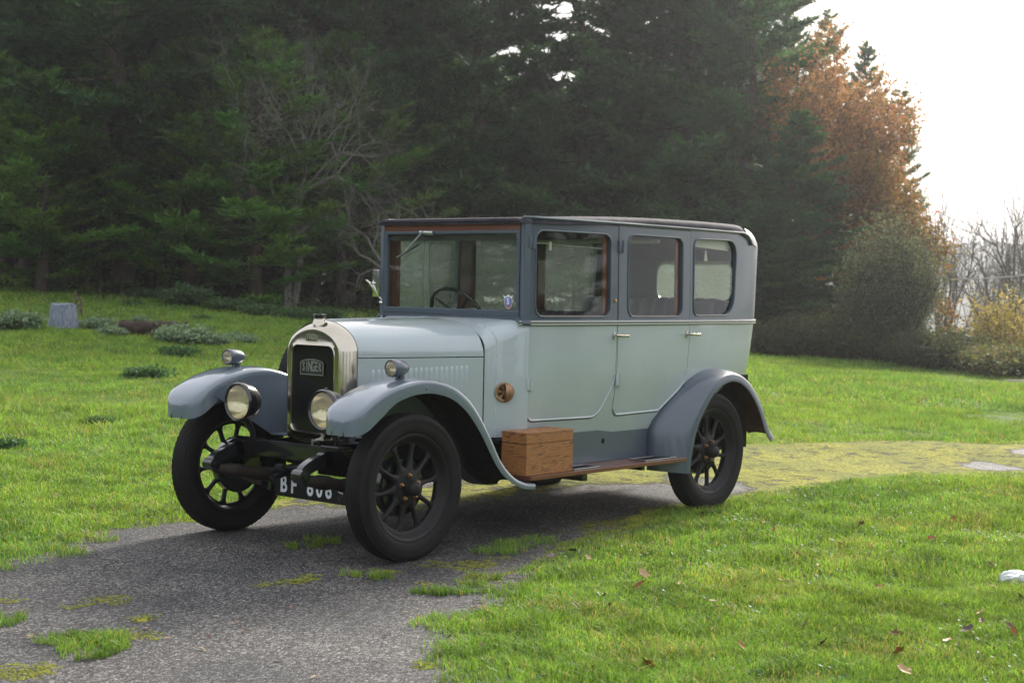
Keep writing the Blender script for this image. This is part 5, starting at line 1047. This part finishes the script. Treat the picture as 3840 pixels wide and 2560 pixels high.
# --- wheels
def make_wheel():
    RT = .385; RR = .283; b = MB()
    prof = []
    # barrel of the rim and outer flange, lathe about y; outer face at -y
    prof = [(-.046, .262), (-.052, .268), (-.054, .277), (-.050, .284), (-.040, .284), (-.040, .270), (.040, .270), (.040, .284), (.050, .284), (.054, .277), (.046, .262), (.030, .252), (.012, .243), (.006, .232), (.006, .228), (-.010, .228), (-.012, .236), (-.024, .246), (-.036, .255), (-.046, .262)]
    b.lathe(prof, 72); rim = b.obj('wheel', M['wheel'], None, angle=40)
    # spokes with flared ends
    b = MB()
    for k in range(10):
        a = 2*math.pi*k/10+.12; rows = []
        for r, hw, dp, y in ((.088, .034, .020, -.004), (.104, .027, .018, -.004), (.116, .0175, .0165, -.004), (.135, .0135, .0155, -.003), (.17, .0125, .0150, -.003), (.20, .0130, .0145, -.002), (.214, .017, .014, -.002), (.224, .026, .012, -.002), (.232, .038, .010, -.002)):
            row = []
            for q in range(10):
                t = 2*math.pi*q/10; cx = hw*math.cos(t); dy = dp*math.sin(t); row.append(Vector((r*math.cos(a)-cx*math.sin(a), y+dy, r*math.sin(a)+cx*math.cos(a))))
            rows.append(row)
        b.grid(rows, closed=True)
    b.obj('spokes', M['wheel'], rim, angle=80)
    b = MB(); b.lathe([(.02, .02), (.02, .098), (-.012, .100), (-.018, .094), (-.020, .086), (-.026, .084), (-.028, .080), (-.028, .046), (-.040, .043), (-.070, .040), (-.082, .036), (-.090, .027), (-.094, .012), (-.095, 0)], 44); b.obj('hub', M['wheel'], rim, angle=50)
    for k in range(5):
        a = 2*math.pi*k/5+.35; b = MB(); cx, cz = .064*math.cos(a), .064*math.sin(a); b.lathe([(-.027, .0115), (-.036, .0115), (-.037, .0085), (-.044, .0080), (-.049, .005), (-.050, 0)], 6, (cx, 0, cz)); b.obj('wheel_nut', M['brass'], rim, angle=50)
    b = MB(); b.tube([(.19*math.cos(-1.1)+.05, -.026, .243*math.sin(-1.4)), (.19*math.cos(-1.1)+.045, -.05, .225*math.sin(-1.4))], .004, 6); b.obj('valve', M['rubber'], rim)
    # tyre with grooved tread and ribbed wall
    P = []
    def pp(y, r): P.append((y, r))
    for y, r in [(-.048, .2775), (-.056, .284), (-.0625, .298), (-.0655, .312), (-.0665, .326)]: pp(y, r)
    for y, r in [(-.0662, .334), (-.0645, .3345), (-.0655, .340), (-.0638, .3405), (-.0645, .346), (-.0625, .3465), (-.063, .352), (-.061, .3525), (-.061, .358)]: pp(y, r)
    pp(-.0575, .367); pp(-.0545, .3705); pp(-.0515, .3775)
    tr = []
    for c in (-.044, -.0275, -.0095, .0095, .0275, .044):
        cr_2 = .385-.0045*(c/.05)**2-.0009; tr += [(c-.0075, cr_2), (c+.0075, cr_2)]
        if c < .04: tr += [(c+.0082, cr_2-.006), (c+.0098 if c < .04 else c, cr_2-.006)]
    P += tr; P += [(-y, r) for y, r in [(-.0515, .3775), (-.0545, .3705), (-.0575, .367), (-.061, .358), (-.063, .352), (-.0645, .346), (-.0655, .340), (-.0665, .326), (-.0655, .312), (-.0625, .298), (-.056, .284), (-.048, .2775)]]
    n = 216; rows = []
    for (y, r) in P:
        row = []
        for k in range(n):
            t = 2*math.pi*k/n; ay = abs(y); rr_ = r; yy = y
            if r > .379 and ay < .042: yy = y+(.0012 if k % 4 < 2 else -.0012)
            if .365 < r < .379 or (r > .375 and ay > .036): rr_ = r-(.0028 if k % 3 == 0 else 0)
            row.append(Vector((rr_*math.cos(t), yy, rr_*math.sin(t))))
        rows.append(row)
    b = MB(); b.grid(rows, closed=True); b.obj('tyre', M['rubber'], rim, angle=35)
    return rim
w0 = make_wheel()
def brake(parent):
    b = MB(); b.lathe([(.015, .05), (.018, .15), (.030, .158), (.075, .158), (.08, .14), (.08, .03)], 40); return b.obj('brake_drum', M['black'], parent, angle=40)
brake(w0)
TR = .6976
def put_wheel(o, x, sg, steer=0, spin=0):
    o.parent = car; o.location = (x, -sg*TR, .385); o.rotation_euler = (0, spin, (0 if sg > 0 else math.pi)+steer)
put_wheel(w0, 0, 1, R_(0), .0)
for x, sg, sp in ((2.828, 1, .35), (0, -1, .2), (2.828, -1, .5)): put_wheel(copy_tree(w0), x, sg, R_(0), sp)
# spare wheel on the far running board
sw = copy_tree(w0); sw.parent = car; sw.location = (.765, .70, .81); sw.rotation_euler = (0, .3, math.pi); sw.name = 'spare_wheel'
for o in list(sw.children):
    if o.name.startswith('brake'): bpy.data.objects.remove(o)
# --- headlamps
for sg in (1, -1):
    hu, hy, hz = -.245, -sg*.3386, .7723; b = MB()
    b.lathe([(-.012, .093), (-.018, .102), (-.010, .108), (.004, .109), (.018, .106), (.022, .100), (.055, .097), (.085, .085), (.108, .064), (.122, .036), (.128, 0)], 40, (hu, hy, hz), 'x'); hd = b.obj('headlamp', M['black'], car, angle=35)
    b = MB(); b.lathe([(-.008, .093), (-.016, .075), (-.022, .045), (-.025, 0)], 36, (hu, hy, hz), 'x'); b.obj('lens', M['lens'], hd)
    b = MB(); b.lathe([(-.006, .093), (.02, .082), (.045, .062), (.062, .035), (.068, 0)], 36, (hu, hy, hz), 'x'); b.obj('reflector', M['refl'] if 'refl' in M else M.setdefault('refl', mat('reflector', (.78, .70, .52), .12, metal=1, noise=.12, nscale=12)), hd)
    b = MB(); b.tube([(hu+.06, hy, hz), (hu+.02, hy, hz)], .007, 8); b.lathe([(-.012, 0), (-.006, .010), (.004, .011), (.012, 0)], 12, (hu+.018, hy, hz), 'x'); b.obj('bulb', M['lens'], hd)
    b = MB(); b.tube([(hu+.045, hy-sg*.002, hz-.09), (hu+.10, hy+sg*.0-.0, .60), (hu+.105, hy, .556)], [.020, .017, .019], 10); b.obj('headlamp_bracket', M['black'], hd); b = MB(); b.tube([(hu+.0, hy, hz+.112), (hu+.02, hy, hz+.112)], .005, 6); b.obj('rim_clip', M['black'], hd)
    # chassis horn, leaf spring in its gaiter, bump stop
    ch = [(-.440, .462), (-.410, .494), (-.357, .522), (-.29, .543), (-.225, .558), (.1, .552), (3.45, .548)]; cb = [(-.418, .425), (-.375, .446), (-.33, .464), (-.26, .482), (-.20, .487), (.1, .470), (3.45, .45)]
    cy = -sg*.355
    V = []; 
    tc_, bc_ = catmull(ch, 4), catmull(cb, 4); rows = []
    for (u, z), (u_, z_) in zip(tc_, bc_): rows.append([Vector((u, cy-sg*.022, z)), Vector((u, cy+sg*.022, z)), Vector((u_, cy+sg*.022, z_)), Vector((u_, cy-sg*.022, z_))])
    b = MB(); b.grid(rows, closed=True, flip=(sg < 0)); b.F.append([0, 1, 2, 3]); b.M.append(0); b.obj('chassis_rail', M['black'], car, smooth=False)
    b = MB(); b.tube([(-.418, cy-.036, .443), (-.418, cy+.036, .443)], .034, 18); b.tube([(-.418, cy-.046, .443), (-.418, cy+.046, .443)], .015, 8); b.tube([(-.40, cy+.0, .42), (-.38, cy+.0, .40)], .02, 8); b.obj('spring_eye', M['black'], car)
    sp_ = [(-.400, .418), (-.30, .402), (-.205, .388), (-.10, .366), (.08, .352), (.22, .372), (.34, .42)]
    b = MB(); b.tube(catmull([(u, cy, z) for u, z in sp_], 4), [.022, .028, .031, .032]+[.037, .040, .040, .039]+[.033, .032, .033, .034]+[.042, .044, .044, .04]+[.042]*4+[.034]*4+[.03], 10); b.obj('leaf_spring', M['greasy'], car)
    b = MB()
    for k in range(11): b.tube([(hu+.06-.004*k*0, hy-sg*0+.075-.012*k-.06+.0, .573)] and [(-.19+.0, hy+.062-.012*k, .573), (-.19, hy+.068-.012*k, .573)], .009, 6)
    b.box((-.18, hy-.06, .563), (-.10, hy+.06, .571)); b.obj('step_plate', M['alu'] if False else M['black'], car)
    b = MB(); b.box((-.03, cy-.04, .27), (.03, cy+.04, .37), .004); b.obj('axle_pad', M['black'], car)
b = MB(); b.box((-.225, -.330, .475), (-.10, .330, .568), .01) if False else b.box((-.155, -.333, .478), (-.115, .333, .566), .004); b.obj('cross_member', M['black'], car)
b = MB(); b.tube([(0, -.64, .36), (0, -.45, .34), (0, -.38, .30), (0, .38, .30), (0, .45, .34), (0, .64, .36)], .026, 10); ax = b.obj('front_axle', M['black'], car)
b = MB(); b.tube([(.13, -.58, .33), (.13, .58, .33)], .012, 8); b.tube([(-.02, -.62, .38), (.13, -.58, .33)], .014, 8); b.tube([(-.02, .62, .38), (.13, .58, .33)], .014, 8); b.tube([(-.12, .30, .32), (-.05, .55, .33)], .013, 8); b.obj('track_rod', M['greasy'], car)
b = MB(); b.tube([(2.828, -.64, .385), (2.828, -.12, .385), (2.828, -.1, .385), (2.828, 0, .385), (2.828, .1, .385), (2.828, .12, .385), (2.828, .64, .385)], [.04, .04, .09, .14, .09, .04, .04], 16); b.obj('rear_axle', M['black'], car)
b = MB(); b.tube([(.5, 0, .42), (2.7, 0, .385)], .03, 10); b.box((.15, -.14, .36), (.95, .14, .60), .03); b.tube([(.9, .2, .36), (3.6, .22, .33)], .022, 8); b.box((1.8, .08, .28), (2.3, .3, .40), .05); b.tube([(.3, -.2, .35), (.55, -.18, .34), (.8, -.2, .36)], .05, 12); b.box((3.1, -.35, .34), (3.45, .35, .52), .04); b.obj('driveline', M['under'], car)
b = MB(); b.box((.9, -.56, .545), (3.5, .56, .560)); b.obj('floor_pan', M['under'], car, smooth=False)
b = MB(); b.box((-.06, -.16, .44), (.02, .16, .545), .02); b.tube([(.2, .1, .47), (-.24, .06, .38)], .02, 8); b.tube([(-.20, .12, .41), (-.16, -.1, .45)], .014, 8); b.tube([(-.23, -.02, .44), (-.235, .03, .44)], .022, 10); b.obj('front_apron', M['under'], car)
b = MB(); b.box((3.46, -.45, .44), (3.50, .45, .53), .004); b.obj('rear_cross_member', M['black'], car)
# number plate
px = -.118; b = MB(); b.box((px, -.425, .266), (px+.004, .172, .400), .001); npl = b.obj('number_plate', mat('plate_black', (.008, .008, .009), .55, spec=.25, noise=.3), car, smooth=False)
b = MB()
for A2, B2 in (((.172, .266), (.168, .400)), ((-.425, .266), (-.421, .400)), ((.168, .266), (-.421, .270)), ((.168, .396), (-.421, .400))): b.box((px-.004, A2[0], A2[1]), (px-.0005, B2[0], B2[1]))
b.obj('plate_edge', M['black'], npl, smooth=False)
M['plateink'] = mat('plate_characters', (.66, .69, .74), .5, noise=.08, nscale=60)
for ch, y in (('B', .106), ('F', .026), ('8', -.106), ('0', -.178), ('8', -.250), ('9', -.340)):
    text_obj('plate_character', ch, .125, M['plateink'], npl, frontal(px-.0015, y, .330), .0008, .80, .0030)
# door mirror on the far side
b = MB(); b.tube([(1.08, .556, 1.325), (1.05, .575, 1.36), (1.03, .640, 1.442), (1.02, .655, 1.455)], .006, 8); b.tube([(1.09, .55, 1.32), (1.06, .575, 1.32)], .009, 10); mr_ = b.obj('mirror_arm', M['chrome'], car)
b = MB(); b.box((1.045, .566, 1.355), (1.058, .622, 1.522), .005); b.obj('mirror_housing', M['chrome'], mr_)
b = MB(); b.tube([(1.03, .618, 1.437), (1.05, .618, 1.437)], .008, 10); b.obj('mirror_clamp', M['chrome'], mr_)
# --- interior
b = MB(); b.box((3.685, -.33, 1.36), (3.689, .33, 1.65)); b.obj('rear_window', M['dirty'], car, smooth=False)
for sg in (1, -1):
    rows = [[Vector((u, -sg*.592, z)) for u, z in ((2.36, z0), (2.6, z0), (2.83, z0), (3.1, z0), (3.42, z0), (3.50, z0))] for z0 in (.36, .6, .86)]
    b = MB(); b.grid(rows); b.obj('wheel_arch_liner', M['under'], car, solid=.004)
    b = MB(); b.box((1.135, sg*.50, 1.27), (1.165, sg*.575, 1.77)); b.obj('pillar_lining', M['woodv'], car, smooth=False)
b = MB()
for u in (1.475, 1.53): b.box((u, .598, 1.27), (u+.006, .604, 1.76))
b.obj('sliding_glass_edge', M['alu'], car, smooth=False)
b = MB()
R0 = Matrix.Rotation(R_(-34), 4, 'Y'); wc = Vector((1.42, .235, 1.245)); pts = []
for k in range(40):
    t = 2*math.pi*k/40; pts.append(wc+R0 @ Vector((0, .205*math.cos(t), .205*math.sin(t))))
b.tube(pts, .013, 8, closed=True); stw = b.obj('steering_wheel', M['black'], car)
b = MB()
for k in range(4):
    t = math.pi/4+k*math.pi/2; b.tube([wc, wc+R0 @ Vector((0, .2*math.cos(t), .2*math.sin(t)))], .008, 6)
b.tube([wc+R0 @ Vector((.03, 0, 0)), wc+R0 @ Vector((-.5, 0, 0))], .018, 8); b.obj('steering_column', M['chrome'], stw)
b = MB(); b.box((1.11, -.54, 1.08), (1.14, .54, 1.255), .005); b.obj('dashboard', M['wood'], car, smooth=False)
def pleated(x0, z0, z1, y0, y1, thick, n, lean=.1):
    rows = []; ys = np.linspace(y0, y1, n*6+1)
    for z, d in ((z0, 0), (z0+(z1-z0)*.5, 0), (z1-.05, 0), (z1-.015, .02), (z1, .06), (z1-.01, thick-.03), (z1-.06, thick), (z0, thick)):
        rows.append([Vector((x0+d+lean*(z-z0)-(.010*abs(math.sin(math.pi*n*(y-y0)/(y1-y0)))**.6 if d < .07 else 0), y, z+(.008*abs(math.sin(math.pi*n*(y-y0)/(y1-y0)))**.6 if .01 < d else 0))) for y in ys])
    return rows
for y0, y1 in ((-.56, -.02), (.02, .56)):
    b = MB(); b.grid(pleated(1.74, .75, 1.285, y0, y1, .12, 6)); b.box((1.30, y0, .66), (1.76, y1, .86), .04); b.obj('front_seat', M['leather'], car, angle=70)
b = MB(); b.grid(pleated(3.02, .8, 1.375, -.56, .56, .16, 11, .14)); b.box((2.55, -.56, .66), (3.08, .56, .90), .04); b.obj('rear_seat', M['leather'], car, angle=70)
b = MB(); b.box((3.26, -.50, 1.30), (3.55, .50, 1.36), .01); b.obj('rear_shelf', M['leather'], car)
for sg in (1, -1):
    b = MB(); b.box((1.835, -sg*.60, 1.25), (1.985, -sg*.612, 1.80)); b.box((2.64, -sg*.60, 1.25), (2.72, -sg*.612, 1.80)); b.obj('pillar_trim', M['woodv'], car, smooth=False)
# blind with its tassel in the quarter light
V, F, _ = panel([(2.745, 1.722), (3.0, 1.715), (3.27, 1.705), (3.27, 1.79), (2.745, 1.79)], [], lambda a, c: side(a, c, -.05+.006*math.sin(a*34)), .04); bl = mesh_obj('window_blind', V, F, M['blind'], car, solid=.004)
q = side(2.97, 1.715, -.05); b = MB(); b.tube([q, q-Vector((0, 0, .02))], .0015, 5); b.lathe([(-.02, .002), (-.024, .007), (-.030, .007), (-.034, .005), (-.045, .008), (-.085, .012), (-.086, 0)], 12, q, 'z'); b.obj('tassel', M['blind'], bl)
b = MB(); b.tube([side(1.16, 1.69, -.04), side(1.84, 1.672, -.04)], .0015, 4); q = side(1.335, 1.70, -.06); b.box(q-Vector((.010, .002, .05)), q+Vector((.010, .002, 0))); b.obj('blind_cord', M['cream'], car)
b = MB(); b.box((1.3, -.57, 1.70), (3.4, .57, 1.705)) if False else b.tube([(2.45, y, 1.742) for y in (-.55, .55)], .014, 8); b.obj('cross_rail', M['blind'], car)

# ------------------------------------------------------------------ oak box on the running board
def oak(name, c1=(.18, .065, .018), c2=(.42, .175, .052)):
    m = bpy.data.materials.new(name); m.use_nodes = True; p = m.node_tree.nodes['Principled BSDF']; tc = N(m, 'TexCoord').outputs['Object']
    mp = N(m, 'Mapping'); mp.inputs['Scale'].default_value = (.8, 1.0, 6.5); link(m, tc, mp.inputs[0])
    nz = N(m, 'TexNoise'); nz.inputs['Scale'].default_value = 2.6; nz.inputs['Detail'].default_value = 2; nz.inputs['Distortion'].default_value = .5; link(m, mp.outputs[0], nz.inputs['Vector'])
    ml = N(m, 'Math', operation='MULTIPLY'); ml.inputs[1].default_value = 22; link(m, nz.outputs['Fac'], ml.inputs[0]); fr = N(m, 'Math', operation='FRACT'); link(m, ml.outputs[0], fr.inputs[0])
    r = N(m, 'ValToRGB'); link(m, fr.outputs[0], r.inputs[0]); e = r.color_ramp.elements; e[0].position = 0; e[0].color = (c1[0]*.42, c1[1]*.42, c1[2]*.42, 1); e[1].position = .3; e[1].color = (*c2, 1); k = r.color_ramp.elements.new(1); k.color = (*[(a+b_)/2 for a, b_ in zip(c1, c2)], 1)
    fg = N(m, 'TexNoise'); fg.inputs['Scale'].default_value = 30; fg.inputs['Detail'].default_value = 6; mp2 = N(m, 'Mapping'); mp2.inputs['Scale'].default_value = (1, 1, 14); link(m, tc, mp2.inputs[0]); link(m, mp2.outputs[0], fg.inputs['Vector'])
    fr2 = N(m, 'MapRange'); fr2.inputs[3].default_value = .55; fr2.inputs[4].default_value = 1.15; link(m, fg.outputs['Fac'], fr2.inputs[0])
    mx = N(m, 'Mix', data_type='RGBA', blend_type='MULTIPLY'); mx.inputs[0].default_value = 1; link(m, r.outputs[0], mx.inputs[6]); link(m, fr2.outputs[0], mx.inputs[7])
    st = N(m, 'TexNoise'); st.inputs['Scale'].default_value = 7; st.inputs['Detail'].default_value = 5; mp3 = N(m, 'Mapping'); mp3.inputs['Scale'].default_value = (1, 1, 3); link(m, tc, mp3.inputs[0]); link(m, mp3.outputs[0], st.inputs['Vector'])
    sr = N(m, 'MapRange'); sr.inputs[1].default_value = .60; sr.inputs[2].default_value = .66; sr.inputs[3].default_value = 0; sr.inputs[4].default_value = .6; link(m, st.outputs['Fac'], sr.inputs[0])
    m2 = N(m, 'Mix', data_type='RGBA'); m2.inputs[7].default_value = (.09, .045, .025, 1); link(m, sr.outputs[0], m2.inputs[0]); link(m, mx.outputs[2], m2.inputs[6])
    link(m, m2.outputs[2], p.inputs['Base Color']); p.inputs['Roughness'].default_value = .48; return m
M['oak'] = oak('oak_boards'); bx0, bx1, by0, by1 = .896, 1.318, -.768, -.583
box = empty('wooden_box', (bx0, by1, .375), 'oak lidded box standing on the car running board beside the front wing', 'box')
def lb(b, A2, B2, bev=.003): return b.box(Vector(A2)-box.location, Vector(B2)-box.location, bev)
b = MB(); lb(b, (bx0, by0+.0, .3755), (bx1, by0+.014, .551)); lb(b, (bx0+.001, by0+.0145, .3765), (bx0+.0145, by1, .5505)); lb(b, (bx1-.0145, by0+.0145, .3765), (bx1-.001, by1, .5505)); lb(b, (bx0+.015, by1-.014, .3765), (bx1-.015, by1, .5505)); lb(b, (bx0+.015, by0+.015, .3765), (bx1-.015, by1-.015, .385)); b.obj('box_body', M['oak'], box, smooth=False)
b = MB(); lb(b, (bx0, by0, .554), (bx1, by0+.014, .606)); lb(b, (bx0+.001, by0+.0145, .555), (bx0+.0145, by1, .606)); lb(b, (bx1-.0145, by0+.0145, .555), (bx1-.001, by1, .606)); lb(b, (bx0+.015, by1-.014, .555), (bx1-.015, by1, .606)); lb(b, (bx0-.002, by0-.002, .6065), (bx1+.002, by1+.002, .618)); b.obj('box_lid', M['oak'], box, smooth=False)
for y in (-.65, -.725):
    b = MB(); lb(b, (bx0-.002, y-.018, .550), (bx0-.0005, y+.012, .5555), .0005); b.obj('box_hinge', M['brass'], box, smooth=False)
# ------------------------------------------------------------------ damp bright air over the whole place
hz = bpy.data.materials.new('haze'); hz.use_nodes = True; nt = hz.node_tree; nt.nodes.remove(nt.nodes['Principled BSDF'])
pv = nt.nodes.new('ShaderNodeVolumePrincipled'); pv.inputs['Color'].default_value = (.93, .95, 1, 1); pv.inputs['Density'].default_value = .0007; pv.inputs['Anisotropy'].default_value = .72
nt.links.new(pv.outputs[0], nt.nodes['Material Output'].inputs['Volume'])
x0, y0 = FL(420, 130); me = bpy.data.meshes.new('haze'); bm = bmesh.new(); bmesh.ops.create_cube(bm, size=1); bmesh.ops.scale(bm, vec=(2400, 2400, 46), verts=bm.verts[:]); bm.to_mesh(me); bm.free(); me.materials.append(hz)
o = bpy.data.objects.new('haze', me); C.objects.link(o); o.location = (x0, y0, 12); o['kind'] = 'stuff'; o['label'] = 'pale damp haze in the air'; o['category'] = 'haze'
